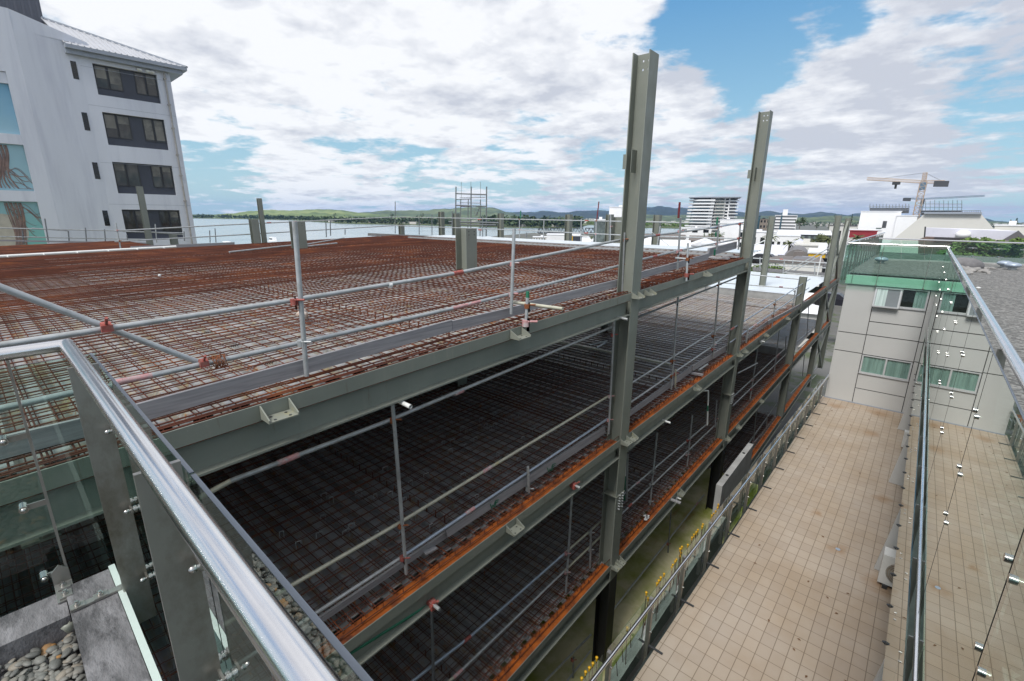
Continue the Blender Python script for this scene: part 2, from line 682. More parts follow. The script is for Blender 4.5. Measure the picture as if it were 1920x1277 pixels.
edge_beam(-6, 8.42, z1, 'rust_red')
edge_beam(8.78, 16.87, z1, 'rust_red')
for a_, b_ in ((-6, 8.42), (8.78, 16.87), (17.23, 28.8), (29.16, 38.6)):
    edge_beam(a_, b_, z2, 'rust_orange' if a_ < 20 else 'rust_red')
    edge_beam(a_, b_, z3, 'rust_orange')
edge_beam(39.05, 44.4, z2, 'rust_red')
edge_beam(39.05, 44.4, z3, 'rust_orange')
edge_beam(19.6, 28.8, z4, 'rust_orange')
edge_beam(29.16, 38.6, z4, 'rust_orange')

for (px, py, zf) in ((525, 765, z1), (978, 617, z1), (1222, 540, z1), (1330, 503, z1), (968, 983, z2), (1188, 817, z2), (1310, 720, z2), (1400, 652, z2), (1440, 618, z2),
                     (1165, 1050, z3), (1280, 912, z3), (1385, 812, z3), (1428, 760, z3), (1480, 590, z2)):
    p = fp(px, py, XF + .1)
    y_ = p.dot(UB)
    tray(y_ - .13, zf(y_) - .012)
for (y_, zf) in ((8.35, z1), (8.35, z2), (8.35, z3), (16.85, z2), (16.85, z3)):
    tray(y_ + .08, zf(y_) + .01, w=.26, d=.17)


# ---- decking
def deck(x0, x1, ya, yb, zf, mt, name='metal_decking', pitch=.30, h=.058, drop=.155, parent=frame):
    mb = MB()
    vs = []
    y = ya
    pr = []
    while y < yb:
        pr += [(y, 0), (y + .10, 0), (y + .125, h), (y + .275, h)]
        y += pitch
    for (yy, hh) in pr:
        z = zf(yy) - drop + hh
        vs += [B(x0, yy, z), B(x1 - (.15 if hh else 0), yy, z)]
    mb.add(vs, [(2 * i, 2 * i + 1, 2 * i + 3, 2 * i + 2) for i in range(len(pr) - 1)])
    o = mb.build(name, M[mt], parent)
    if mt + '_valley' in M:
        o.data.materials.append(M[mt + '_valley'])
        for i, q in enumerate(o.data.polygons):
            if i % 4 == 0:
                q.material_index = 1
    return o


XE = XF - .19
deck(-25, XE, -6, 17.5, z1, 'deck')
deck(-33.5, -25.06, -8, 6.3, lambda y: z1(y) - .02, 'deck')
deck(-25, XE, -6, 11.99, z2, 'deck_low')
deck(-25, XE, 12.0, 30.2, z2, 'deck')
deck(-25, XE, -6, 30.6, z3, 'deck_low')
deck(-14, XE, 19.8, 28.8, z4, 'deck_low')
# the raised, still bare bays of clean decking beyond
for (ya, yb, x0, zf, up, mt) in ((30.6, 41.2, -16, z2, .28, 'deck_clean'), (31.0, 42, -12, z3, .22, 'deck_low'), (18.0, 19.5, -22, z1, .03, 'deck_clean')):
    mb = MB()
    n = int((yb - ya) / .35)
    vs = []
    for i in range(n + 1):
        y = ya + i * (yb - ya) / n
        z = zf(y) + up
        vs += [B(x0, y, z), B(XF - .3, y, z), B(x0, y + .03, z - .03), B(XF - .3, y + .03, z - .03), B(x0, y + .12, z - .03), B(XF - .3, y + .12, z - .03), B(x0, y + .15, z), B(XF - .3, y + .15, z)]
    mb.add(vs, [(2 * i, 2 * i + 1, 2 * i + 3, 2 * i + 2) for i in range(len(vs) // 2 - 1)])
    mb.build('bare_decking', M[mt], frame)
    mb = MB()
    mb.box((x0, ya - .06, zf(ya) - .25), (XF - .3, ya - .01, zf(ya) + up - .02), B)
    mb.build('deck_edge_strip', M['conc_light'], frame)
# cross beams and inner columns that hold the decks
for zf, ys in ((z1, (0, 8.6, 17.1)), (z2, (0, 8.6, 17.1, 29, 38.8)), (z3, (0, 8.6, 17.1, 29, 38.8))):
    for y_ in ys:
        mb = MB()
        z_ = zf(y_)
        mb.box((-25, y_ - .1, z_ - .19), (XF - .25, y_ + .1, z_ - .17), B)
        mb.box((-25, y_ - .008, z_ - .6), (XF - .25, y_ + .008, z_ - .19), B)
        mb.box((-25, y_ - .1, z_ - .62), (XF - .25, y_ + .1, z_ - .6), B)
        mb.build('cross_beam', M['steel'], frame)
for x_ in (-9.1, -14.5, -20, -24.9):
    for y_, zt in ((-.2, z1(0)), (8.42, z1(8)), (16.9, z1(17)), (28.8, -4.6), (38.6, -4.4)):
        hcol(x_, y_, -11, zt - .2)
for y_ in (12.7, 4.2):     # rows of studs on the hidden secondary beams
    for zf in (z1, z2, z3):
        mb = MB()
        x = -24.5
        while x < -4.6:
            p = B(x, y_, zf(y_) - .1)
            mb.tube(p, p + V((0, 0, .12)), .011, 5)
            x += .22
        tag(mb.build('shear_studs', M['rust_dark'], frame), kind='stuff')


# bracing between the two far columns
for za, zb in ((-4.9, -.2), (-8.2, -4.9), (-11.6, -8.2)):
    for p, q in (((38.95, za), (44.4, zb)), ((38.95, zb), (44.4, za))):
        mb = MB()
        mb.bar(B(XF - .12, p[0], p[1]), B(XF - .12, q[0], q[1]), .12, .16)
        mb.build('brace', M['steel'], frame)
# stub columns standing through the top deck
def stub(px, ybase, ytop, zf=z1, w=.36, d=.34, mt='steel'):
    p = onlev(px, ybase, zf)
    D = math.hypot(p.x, p.y)
    zt = at(px, ytop, D).z
    x, y, z = bl(p)
    o = hcol(x + d / 2, y - w / 2, z - .2, zt, w, d, mt=mt, name='stub_column')
    hb = MB()
    for i in range(2):
        for j in range(2):
            q = B(x + d / 2, y - .1 + .2 * i, zt - .08 - .09 * j)
            hb.tube(q - NB * .002, q + NB * .004, .014, 6)
    hb.build('bolt_hole', M['black'], o)
    return o


stub(875, 504, 428, w=.4, d=.42)
stub(562, 465, 415, w=.5, d=.42)


def bcol(px, py, ytop, Yp, w=.3, mt='steel', zbot=-5, mid=None):
    """column rising outside the back edge, on the plane Y'=Yp"""
    a = bp(px, ytop, Yp)
    x, y, z = bl(a)
    return hcol(x + w / 2, y, zbot, z, w, w, mt=mt, name='back_column')


for px, yt, Yp, w in ((824, 397, 24, .34), (851, 400, 24, .4), (936, 400, 26, .34), (1064, 402, 26, .36), (1141, 402, 26, .36), (1231, 403, 26, .36)):
    bcol(px, 440, yt, Yp, w)
bcol(1160, 440, 407, 24, .9)
bcol(1447, 480, 406, 33, .33, zbot=-8)
# columns on the far left edge
for px, ytop, ybot, D, w in ((276, 350, 458, 30.5, .24), (493, 372, 458, 27.2, .19), (474, 411, 455, 26.6, .34), (321, 440, 458, 31, .3), (750, 421, 440, 34, .3)):
    a = at(px, ybot, D)
    x, y, z = bl(a)
    hcol(x + w / 2, y, -6, at(px, ytop, D).z, w, w, name='edge_column')


# ---- reinforcement mats (one loose welded and tied mat for each deck)
def bar4(mb, p, q, r, up=V((0, 0, 1))):
    d = (q - p).normalized()
    s_ = d.cross(up).normalized() * r
    u = V((0, 0, r))
    vs = [p + s_, p + u, p - s_, p - u, q + s_, q + u, q - s_, q - u]
    mb.add(vs, [(0, 1, 5, 4), (1, 2, 6, 5), (2, 3, 7, 6), (3, 0, 4, 7)])


def rebar(name, x0, x1, ya, yb, zf, mt, label, sx=.2, sy=.155, rr=1.0, extra=()):
    mb = MB()
    def ybar(x, dz, r, a=ya, b=yb):
        n = 3
        for i in range(n):
            u, w = a + (b - a) * i / n, a + (b - a) * (i + 1) / n + .02
            j = RND.uniform(-.012, .012)
            bar4(mb, B(x + j, u, zf(u) + dz + RND.uniform(-.006, .006)), B(x + j + RND.uniform(-.012, .012), w, zf(w) + dz), r)
    def xbar(y, dz, r, a=x0, b=x1):
        n = 3
        y2 = y + RND.uniform(-.012, .012)
        for i in range(n):
            u, w = a + (b - a) * i / n, a + (b - a) * (i + 1) / n + .02
            bar4(mb, B(u, y2, zf(y) + dz), B(w, y2 + RND.uniform(-.012, .012), zf(y) + dz + RND.uniform(-.004, .006)), r)
    x = x0 + .05
    while x < x1:
        ybar(x, -.012, .0092 * rr)
        if RND.random() < .8:
            ybar(x + .095 + RND.uniform(-.02, .02), -.066, .006 * rr)
        if RND.random() < .22:
            ybar(x + .03, -.014, .009 * rr, ya + RND.uniform(0, (yb - ya) * .6), yb)
        x += sx
    y = ya + .03
    while y < yb:
        xbar(y, -.031, .0078 * rr)
        if RND.random() < .55:
            xbar(y + .07, -.078, .0055 * rr)
        if RND.random() < .12:
            xbar(y + .03, -.031, .008 * rr)
        y += sy
    for (kx0, kx1, n) in extra:
        for i in range(n):
            ybar(kx0 + (kx1 - kx0) * i / max(1, n - 1), -.02, .009 * rr)
    o = mb.build(name, M[mt])
    return tag(o, label, 'reinforcement')


rebar('reinforcement_mat', -24.9, XF - .16, -5.5, 16.7, z1, 'rust', 'wide rusty reinforcement mat covering the topmost deck in front of the harbour', rr=.88, extra=((-4.5, -4.15, 3),))
rebar('reinforcement_mat', -24.9, XF - .4, 16.95, 18.1, z1, 'rust', 'narrow strip of rusty bars at the back edge of the topmost deck', sx=.25, sy=.2)
rebar('reinforcement_mat', -33.4, -25.2, -7.5, 6.1, z1, 'rust', 'dark red reinforcement mat on the far left bay below the white apartment block')
rebar('reinforcement_mat', -20, XF - .34, -5.5, 12.0, z2, 'rust_dark', 'rusty reinforcement mat on the second deck, in the shade under the top deck', rr=.85, extra=((-4.75, -4.2, 4), (-4.9, -4.9, 1)))
rebar('reinforcement_mat', -18, XF - .34, 12.1, 29.9, z2, 'rust_dark', 'sparser reinforcement mat on the open second deck beyond the first tall column', sx=.23, sy=.22, rr=.62, extra=((-4.9, -4.4, 5),))
rebar('reinforcement_mat', -16, XF - .34, -5.5, 30.3, z3, 'rust_dark', 'rusty reinforcement mat on the third deck down, deep in shade', rr=.8, extra=((-4.75, -4.2, 4),))
rebar('reinforcement_mat', -14, XF - .3, 20.0, 28.7, z4, 'rust_dark', 'rusty reinforcement mat at ground level behind the second tall column', extra=((-4.9, -4.2, 6),))


def hairpins(ya, yb, zf, mt, label, step=.15, deepx=.62):
    mb = MB()
    y = ya
    k = 0
    while y < yb:
        z = zf(y)
        if k % 2 == 0 or RND.random() < .35:
            for dz in (-.02, -.095):
                bar4(mb, B(XF - .2, y, z + dz), B(XF - deepx, y, z + dz), .0075)
            bar4(mb, B(XF - .2, y, z - .1), B(XF - .2, y + .001, z - .015), .0075, up=UB)
        if k % 2 == 0:
            bar4(mb, B(XF - .15, y + .07, z - .07), B(XF - .15, y + .071, z + .02), .011, up=UB)
        y += step
        k += 1
    for xx, dz in ((XF - .23, -.03), (XF - .40, -.035), (XF - .23, -.09)):
        bar4(mb, B(xx, ya, zf(ya) + dz), B(xx, yb, zf(yb) + dz), .0075)
    return tag(mb.build('edge_cage', M[mt]), label, 'reinforcement')


hairpins(-5, 8.3, z2, 'rust_red', 'rusted edge bar cages on the second deck left of the first tall column')
hairpins(8.9, 16.8, z2, 'rust_red', 'rust red edge bars on the second deck between the two tall columns')
hairpins(17.4, 28.7, z2, 'rust_red', 'rust red edge bars on the second deck beyond the second tall column')
hairpins(-5, 8.3, z3, 'rust_red', 'rust red edge bars on the third deck left of the first tall column')
hairpins(8.9, 16.8, z3, 'rust_red', 'dark red edge bars on the third deck between the two tall columns')
hairpins(17.4, 28.7, z3, 'rust_red', 'rusty edge bars on the third deck beyond the second tall column')
hairpins(8.9, 16.8, z1, 'rust_red', 'dense dark red edge bars on the top deck between the two tall columns', step=.12)


# ------------------------------------------------------------------ scaffolding
TR = .0242


def coupler(p, dirn, parent, mt='redclamp', k=1.0):
    mb = MB()
    dirn = dirn.normalized()
    mb.tube(p - dirn * .03 * k, p + dirn * .03 * k, .037 * k, 8)
    s_ = dirn.orthogonal().normalized()
    mb.tube(p - s_ * .005 + V((.03, 0, .02)) * k, p + s_ * .085 * k + V((.03, 0, .02)) * k, .011 * k, 6)
    mb.obox(p + V((.028, 0, -.012)) * k, V((.018, 0, 0)) * k, dirn * .036 * k, V((0, 0, .026)) * k)
    return mb.build('coupler', M[mt], parent)


def crossed(name, label, group, base, rails, posts, cps=(), sl=(), pr=TR, cat='guard rail', P=None, X=-4.42, off=.055):
    """a guard rail of tubes: rails/posts are pairs of survey points on one vertical plane"""
    P = P or (lambda x, y: fp(x, y, X))
    nrm = NB if P(0, 300).dot(NB) and abs((P(100, 300) - P(1200, 300)).dot(UB)) > 1 else UB
    t = thing(name, base, label, cat, group)
    for r_ in rails:
        a, b_ = P(*r_[0]), P(*r_[1])
        mb = MB()
        mb.tube(a, b_, pr, 10)
        mb.build('rail', M[r_[2] if len(r_) > 2 else 'galv'], t)
    for r_ in posts:
        a, b_ = P(*r_[0]) + NB * off, P(*r_[1]) + NB * off
        mb = MB()
        mb.tube(a, b_, pr, 10)
        o = mb.build('post', M[r_[2] if len(r_) > 2 else 'galv'], t)
        if len(r_) > 3:
            for c_ in r_[3]:
                q = P(*c_) + NB * off * .5
                coupler(q, V((0, 0, 1)), t, RND.choice(('redclamp', 'rustclamp', 'galv', 'pinkpaint')))
    for c_ in sl:                      # sleeve joints on the rails
        a, b_ = P(*c_[0]), P(*c_[1])
        mb = MB()
        mb.tube(a, b_, pr * 1.22, 10)
        mb.build('sleeve', M[c_[2] if len(c_) > 2 else 'redclamp'], t)
    return t


def board(label, bl_, br, tl, tr, X=-4.45, P=None, thick=.038, mt='timber', group='toe boards along the deck edges'):
    P = P or (lambda x, y: fp(x, y, X))
    mb = MB()
    mb.prism([P(*bl_), P(*br), P(*tr), P(*tl)], NB * -thick)
    return tag(mb.build('toe_board', M[mt]), label, 'plank', group)


GR = 'scaffold guard rails of the site'
# top deck, nearest bay
t = crossed('scaffold_guardrail', 'nearest galvanised tube guard rail on the top deck with a diagonal brace', GR, fp(570, 705),
        [((-160, 672), (549, 563)), ((549, 563), (862, 511)), ((862, 511), (1168, 449)),
         ((-120, 793), (150, 733), 'galv'), ((150, 733), (230, 714.5), 'pinkpaint'), ((230, 714.5), (285, 704), 'pinkpaint'), ((285, 704), (562, 643)), ((562, 643), (848, 578.5)), ((848, 578.5), (900, 565.5), 'pinkpaint'), ((900, 565.5), (1166, 497))],
        [((547, 415), (570, 703), 'galv', ((549, 565), (562, 643))), ((958.5, 428), (953, 588), 'galv', ((957, 495), (955, 552))), ((1166, 436), (1161, 560), 'galv', ((1165, 450), (1164, 497), (1162, 545)))],
        sl=[((850, 513), (867, 510), 'redclamp'), ((728, 535), (734, 534), 'pvc')])
mb = MB()
mb.tube(fp(-40, 523, -4.55), fp(385, 684, -4.49), TR, 10)
mb.build('brace', M['galv'], t)
coupler(fp(199, 612), UB, t, 'redclamp', .95)
coupler(fp(381, 679), UB, t, 'redclamp', .9)
# tie wire hank on the lower rail
mb = MB()
for i in range(16):
    c0 = fp(398 + i * 1.5, 680.5 - i * .33)
    pts = [c0 + (NB * math.cos(q) * (.04 + .015 * RND.random()) + V((0, 0, 1)) * math.sin(q) * (.045 + .02 * RND.random())) + UB * RND.uniform(-.02, .02) for q in [k * 2 * PI / 9 for k in range(10)]]
    mb.path(pts, .0022, 5)
tag(mb.build('wire_hank', M['rustclamp']), 'hank of rusty orange tie wire wound round the lower guard rail', 'wire')
# short prop with a green end on the first tray
t = thing('scaffold_prop', fp(987, 612, XF + .05), 'short upright tube with a green top clamped on a beam bracket', 'scaffold tube', GR)
MB().tube(fp(989, 557, XF + .05), fp(986, 612, XF + .05), TR, 10).build('post', M['galv'], t)
MB().tube(fp(989.5, 546, XF + .05), fp(989, 558, XF + .05), TR * 1.03, 10).build('painted_end', M['greenpaint'], t)
MB().tube(fp(957, 566, -4.5), fp(957, 566, -4.5) + NB * .95 + V((0, 0, .02)), TR, 10).build('transom', M['galv_cream'], t)
coupler(fp(986, 606, XF + .05), V((0, 0, 1)), t, 'pinkpaint', 1.5)
coupler(fp(988.5, 574, XF + .05), V((0, 0, 1)), t, 'rustclamp', 1.1)
# top deck, second bay
crossed('scaffold_guardrail', 'guard rail on the top deck between the tall columns with a dark red topped post', GR, fp(1266, 505),
        [((1203, 444.5), (1330, 428)), ((1330, 428), (1398, 416.5), 'galv_blue'), ((1200, 487), (1270, 470.5)), ((1270, 470.5), (1394, 446))],
        [((1272, 408), (1266, 505), 'galv', ((1271, 434), (1267.5, 472))), ((1344, 420), (1340, 468), 'galv', ((1344, 427), (1341, 457))), ((1385, 418), (1381, 468), 'galv', ((1384, 420), (1382, 447))), ((1395, 412), (1391, 470), 'galv')],
        sl=[((1228, 441.5), (1236, 440.5), 'redclamp'), ((1223, 482), (1231, 480), 'redclamp'), ((1271, 470.5), (1278, 469), 'redclamp')])
t = thing('scaffold_prop', fp(1274, 380), 'dark red painted end of a scaffold post above the second bay rail', 'scaffold tube', GR)
MB().tube(fp(1274.6, 379, -4.365), fp(1272, 409, -4.365), TR * 1.05, 10).build('post', M['darkred'], t)
t = thing('scaffold_prop', fp(1343, 430), 'green banded scaffold post near the second tall column', 'scaffold tube', GR)
MB().tube(fp(1345.6, 407, -4.365), fp(1344, 421, -4.365), TR * 1.05, 10).build('post', M['greenpaint'], t)
MB().tube(fp(1342.5, 436, -4.365), fp(1342, 444, -4.365), TR * 1.06, 10).build('painted_band', M['greenpaint'], t)
MB().tube(fp(1340.2, 468, -4.365), fp(1339.7, 479, -4.365), TR * 1.06, 10).build('painted_band', M['greenpaint'], t)
t = thing('scaffold_prop', fp(1288, 520, XF), 'short grey upright tube clamped to the top beam between the tall columns', 'scaffold tube', GR)
MB().tube(fp(1290, 456, -4.1), fp(1287, 527, -4.0), TR, 10).build('post', M['galv'], t)
MB().tube(fp(1266, 484, -4.42), fp(1296, 486, -4.05), TR, 10).build('transom', M['galv'], t)
coupler(fp(1287.5, 516, -4.02), V((0, 0, 1)), t, 'redclamp', 1.5)
coupler(fp(1289, 486, -4.05), V((0, 0, 1)), t, 'rustclamp', 1.2)

# toe boards, top deck
TB = 'toe boards along the deck edges'
board('long weathered toe board nearest the viewer on the top deck, with knots', (232, 801), (848, 621), (222, 768), (848, 600))
board('toe board on the top deck seen through the glass at the lower left', (-160, 905), (238, 799), (-160, 858), (226, 768), X=-4.47)
board('weathered toe board on the top deck butting the end of the nearest board', (848.6, 622), (996, 584), (848.6, 602), (996, 568), X=-4.46)
board('weathered toe board on the top deck ending at the first tall column', (992, 583), (1163, 537), (990, 566), (1163, 523), X=-4.40)
board('toe board on the top deck just right of the first tall column', (1198, 524), (1328, 487), (1198, 511), (1330, 475))
board('thick short toe board on the top deck at the second tall column', (1329, 481), (1381, 466), (1331, 466), (1382, 453), thick=.06)
board('long grey toe board along the back edge of the top deck', (690, 442), (1126, 464), (690, 437), (1126, 456), P=lambda x, y: bp(x, y, 19.5), mt='timber')
board('grey toe board at the back edge seen between the two tall columns', (1200, 468), (1336, 477), (1200, 461), (1336, 468), P=lambda x, y: bp(x, y, 19.5), mt='timber')
board('grey toe board at the far left edge below the white apartment block', (245, 473), (440, 459), (245, 462), (440, 454), P=lambda x, y: fp(x, y, -25.3), mt='timber')
board('long thin toe board far left in front of the mural', (-20, 452), (276, 458), (-20, 449), (276, 455), P=lambda x, y: fp(x, y, -33.2), mt='timber')
# white angle along the left edge of the mat
a_, b_ = B(-25.1, -5, z1(-5) + .03), B(-25.1, 6.4, z1(6.4) + .03)
t = thing('edge_pipe', B(-25.1, 1, z1(1)), 'long white pipe with short lugs along the left edge of the top mat', 'pipe')
MB().tube(a_, b_, .05, 8).build('pipe', M['pvc'], t)
for i in range(12):
    p = a_.lerp(b_, (i + .5) / 12)
    MB().tube(p, p + NB * .16 - V((0, 0, .03)), .025, 6).build('lug', M['pvc'], t)
for (p, q, lab) in (((430, 474), (548, 461), 'loose galvanised tube lying on the top mat left of the box stub column'), ((560, 462), (645, 447), 'loose galvanised tube lying on the top mat towards the far corner'), ((575, 463), (632, 457), 'short dark tube lying flat on the top mat behind the near post')):
    mb = MB()
    mb.tube(onlev(*p, z1) + V((0, 0, .03)), onlev(*q, z1) + V((0, 0, .03)), .03, 8)
    tag(mb.build('loose_tube', M['galv']), lab, 'scaffold tube')
for (p, q, lab) in (((810, 453), (1160, 475), 'long pale angle bar across the mat near the back of the top deck'),):
    mb = MB()
    mb.bar(B(-22, 16.82, z1(16.8) + .03), B(XF - .5, 16.82, z1(16.8) + .03), .09, .06)
    tag(mb.build('angle_bar', M['galv']), lab, 'bar')
for (p, q, zf, w_, mt, lab) in (((1040, 641), (1256, 686), z2, .10, 'galv_cream', 'pale angle bar across the second deck mat behind the first tall column'), ((1300, 557), (1474, 579), z2, .14, 'timber', 'grey plank across the far end of the second deck mat')):
    mb = MB()
    mb.bar(onlev(*p, zf) + V((0, 0, .04)), onlev(*q, zf) + V((0, 0, .04)), w_, .06)
    tag(mb.build('angle_bar' if mt != 'timber' else 'plank', M[mt]), lab, 'bar')
for (p, q, lab) in (((1105, 650), (1138, 642), 'short grey tube lying behind the angle bar on the second deck'), ((1118, 655), (1134, 646), 'short pale tube crossing another on the second deck'), ((1310, 697), (1326, 686), 'pale tube end lying on the red edge of the second deck near its toe board')):
    mb = MB()
    mb.tube(onlev(*p, z2) + V((0, 0, .05)), onlev(*q, z2) + V((0, 0, .05)), .035, 8)
    tag(mb.build('loose_tube', M['galv']), lab, 'scaffold tube')
mb = MB()
mb.bar(onlev(1290, 700, z2) + V((0, 0, .03)), onlev(1318, 705, z2) + V((0, 0, .03)), .12, .05)
tag(mb.build('timber_block', M['timber']), 'grey timber block lying on the red edge of the second deck', 'timber')
mb = MB()
mb.bar(onlev(1258, 938, z3) + V((0, 0, .03)), onlev(1276, 945, z3) + V((0, 0, .03)), .08, .04)
tag(mb.build('timber_block', M['timber']), 'pale timber strip lying across the edge of the third deck', 'timber')
for i, (px, py) in enumerate(((1330, 484), (1352, 486), (1370, 483))):
    mb = MB()
    mb.bar(onlev(px - 14, py, z1) + V((0, 0, .05)), onlev(px + 14, py + 2, z1) + V((0, 0, .05)), .16, .05)
    tag(mb.build('timber_block', M['timber']), ('left', 'middle', 'right')[i] + ' of three timber lengths on the top deck by the second tall column', 'timber')
# marks on the near beam: weld lines and chalk strokes
for y_ in (4.9, 6.2, 12.6):
    wm = MB()
    wm.box((XF - .001, y_, z1(y_) - .148), (XF + .0015, y_ + .006, z1(y_) - .002), B)
    wm.build('weld_seam', M['steel'], frame)
# back edge guard rails
bk = lambda x, y: bp(x, y, 19.7)
crossed('scaffold_guardrail', 'long guard rail along the back edge of the top deck before the harbour', GR, bp(900, 445, 19.7),
        [((740, 407), (962, 411)), ((962, 411), (1180, 415.5)), ((740, 423), (962, 431)), ((962, 431), (1180, 441.5))],
        [((741, 378), (741, 438), 'galv_dark'), ((848, 396), (848, 442), 'galv_dark'), ((974, 410), (974, 447), 'galv', ((974, 411), (974, 431))), ((1118, 412), (1117, 456), 'galv', ((1118, 414), (1117, 439))), ((1145, 402), (1144, 458), 'galv', ((1145, 425),)), ((987, 436), (987, 446), 'galv_dark'),
         ((1143, 405), (1142, 452), 'galv_dark'), ((786, 404), (786, 440), 'galv_dark'), ((810, 402), (810, 441), 'galv_dark'), ((905, 405), (905, 445), 'galv_dark'), ((1020, 412), (1019, 449), 'galv'), ((1090, 410), (1089, 453), 'galv')],
        sl=[((896, 411.5), (902, 411.6)), ((1097, 413.5), (1104, 413.7)), ((1096, 437), (1103, 437.3)), ((897, 431), (903, 431.3))], P=bk, off=0, pr=.026)
t = thing('scaffold_prop', bk(1122, 400), 'tall dark topped scaffold pole at the back edge left of the first tall column', 'scaffold tube', GR)
MB().tube(bk(1123, 378), bk(1119, 413), .026, 8).build('post', M['darkred'], t)
t = thing('scaffold_prop', bk(976, 400), 'green topped scaffold pole at the back edge of the top deck', 'scaffold tube', GR)
MB().tube(bk(976.5, 395), bk(975.5, 411), .03, 8).build('post', M['greenpaint'], t)
crossed('scaffold_guardrail', 'back edge guard rail seen between the two tall columns in front of white roofs', GR, bp(1300, 450, 19.7),
        [((1200, 415.5), (1395, 420.5)), ((1200, 442), (1390, 447.5))],
        [((1238, 424), (1232, 462), 'galv')], P=bk, off=0, pr=.026)
mb = MB()
mb.tube(bp(1215, 430, 19.8), bp(1260, 465, 19.8), .012, 6)
tag(mb.build('tie_rod', M['galv']), 'thin slanting rod at the back edge behind the first tall column', 'rod')
# left edge guard rails
lf = lambda x, y: fp(x, y, -25.4)
crossed('scaffold_guardrail', 'guard rail along the far left edge of the top deck in front of the water', GR, lf(500, 450),
        [((215, 433), (420, 422)), ((420, 422), (740, 407)), ((215, 453), (420, 442)), ((420, 442), (740, 423))],
        [((217, 418), (227, 470), 'galv', ((220, 432), (224, 452))), ((611, 416), (612, 445), 'galv_dark'), ((619, 413), (620, 442), 'galv_dark'), ((647, 430), (647, 440), 'galv_dark')],
        sl=[((500, 418), (508, 417.6)), ((548, 416), (556, 415.6)), ((546, 435), (553, 434.6))], P=lf, off=0, pr=.028)
lf2 = lambda x, y: fp(x, y, -33.6)
crossed('scaffold_guardrail', 'thin dark guard rail far left in front of the mural', GR, lf2(100, 455),
        [((-30, 427), (230, 433)), ((60, 428), (128, 433)), ((-30, 443), (282, 449)), ((230, 434), (345, 437)), ((290, 436), (345, 440))],
        [((84, 410), (91, 455), 'galv_dark'), ((160, 427), (163, 460), 'galv_dark'), ((238, 441), (239, 450), 'galv_dark'), ((291, 420), (294, 455), 'galv'), ((393, 432), (394, 455), 'galv_dark'), ((42, 432), (44, 455), 'galv_dark'), ((128, 433), (130, 456), 'galv_dark'), ((196, 430), (198, 456), 'galv_dark'), ((345, 434), (346, 452), 'galv_dark'), ((403, 428), (405, 455), 'galv_dark')], P=lf2, off=0, pr=.028)

# second deck, first bay (under the top beam)
crossed('scaffold_guardrail', 'guard rail on the second deck under the near top beam with a tall middle post', GR, fp(757, 1072),
        [((250, 1000), (432, 902), 'galv_cream'), ((432, 902), (724, 790.5), 'galv'), ((724, 790.5), (1148, 613)), ((400, 1183), (746, 982), 'galv_cream'), ((746, 982), (913, 880), 'galv_cream'), ((913, 880), (1142, 742), 'galv_cream'),
         ((420, 1262), (750, 1046.5), 'galv'), ((750, 1046.5), (880, 959), 'galv_blue'), ((880, 959), (1140, 785), 'galv_blue')],
        [((731, 757), (757, 1072), 'galv', ((734, 787), (748, 984), (752, 1045))), ((1147.5, 600), (1137, 812), 'galv', ((1146, 628), (1140, 743), (1138, 787))), ((985, 873), (987, 922), 'galv', ((987, 916),))],
        sl=[((520, 869), (560, 853), 'pinkpaint'), ((852, 739), (868, 732), 'pinkpaint'), ((905, 885.5), (921, 875), 'pinkpaint'), ((873, 963.5), (889, 952.5), 'pinkpaint')])
board('lower toe board on the second deck, near end under the beam', (560, 1198), (900, 966), (560, 1186), (895, 959), X=-4.47)
t = board('toe board with two green paint marks on the second deck left of the first column', (840, 1008), (1136, 812), (836, 994), (1134, 799), X=-4.42)


def strokes(parent, org, lines, wdt, mt, X, P=None):
    P = P or (lambda x, y: fp(x, y, X))
    mb = MB()
    for ln in lines:
        for i in range(len(ln) - 1):
            a, b_ = P(org[0] + ln[i][0], org[1] + ln[i][1]), P(org[0] + ln[i + 1][0], org[1] + ln[i + 1][1])
            mb.bar(a, b_, wdt, .004, up=NB)
    return mb.build('paint_mark', M[mt], parent)


WF = [[(0, 0), (3, 8), (5, 2), (8, 6), (9, -4)], [(10, -6), (11, 4)], [(10, -6), (16, -8)], [(10, -2), (15, -4)]]
strokes(t, (919, 945), WF, .016, 'greenpaint', -4.416)
strokes(t, (1026, 877), WF, .016, 'greenpaint', -4.416)
t2 = thing('plank_offcut', fp(800, 1030), 'small flat timber offcut lying along the lower toe board', 'plank')
MB().prism([fp(790, 1036, -4.5), fp(812, 1024, -4.5), fp(812, 1021.5, -4.5), fp(790, 1033, -4.5)], NB * .1).build('plank', M['timber'], t2)
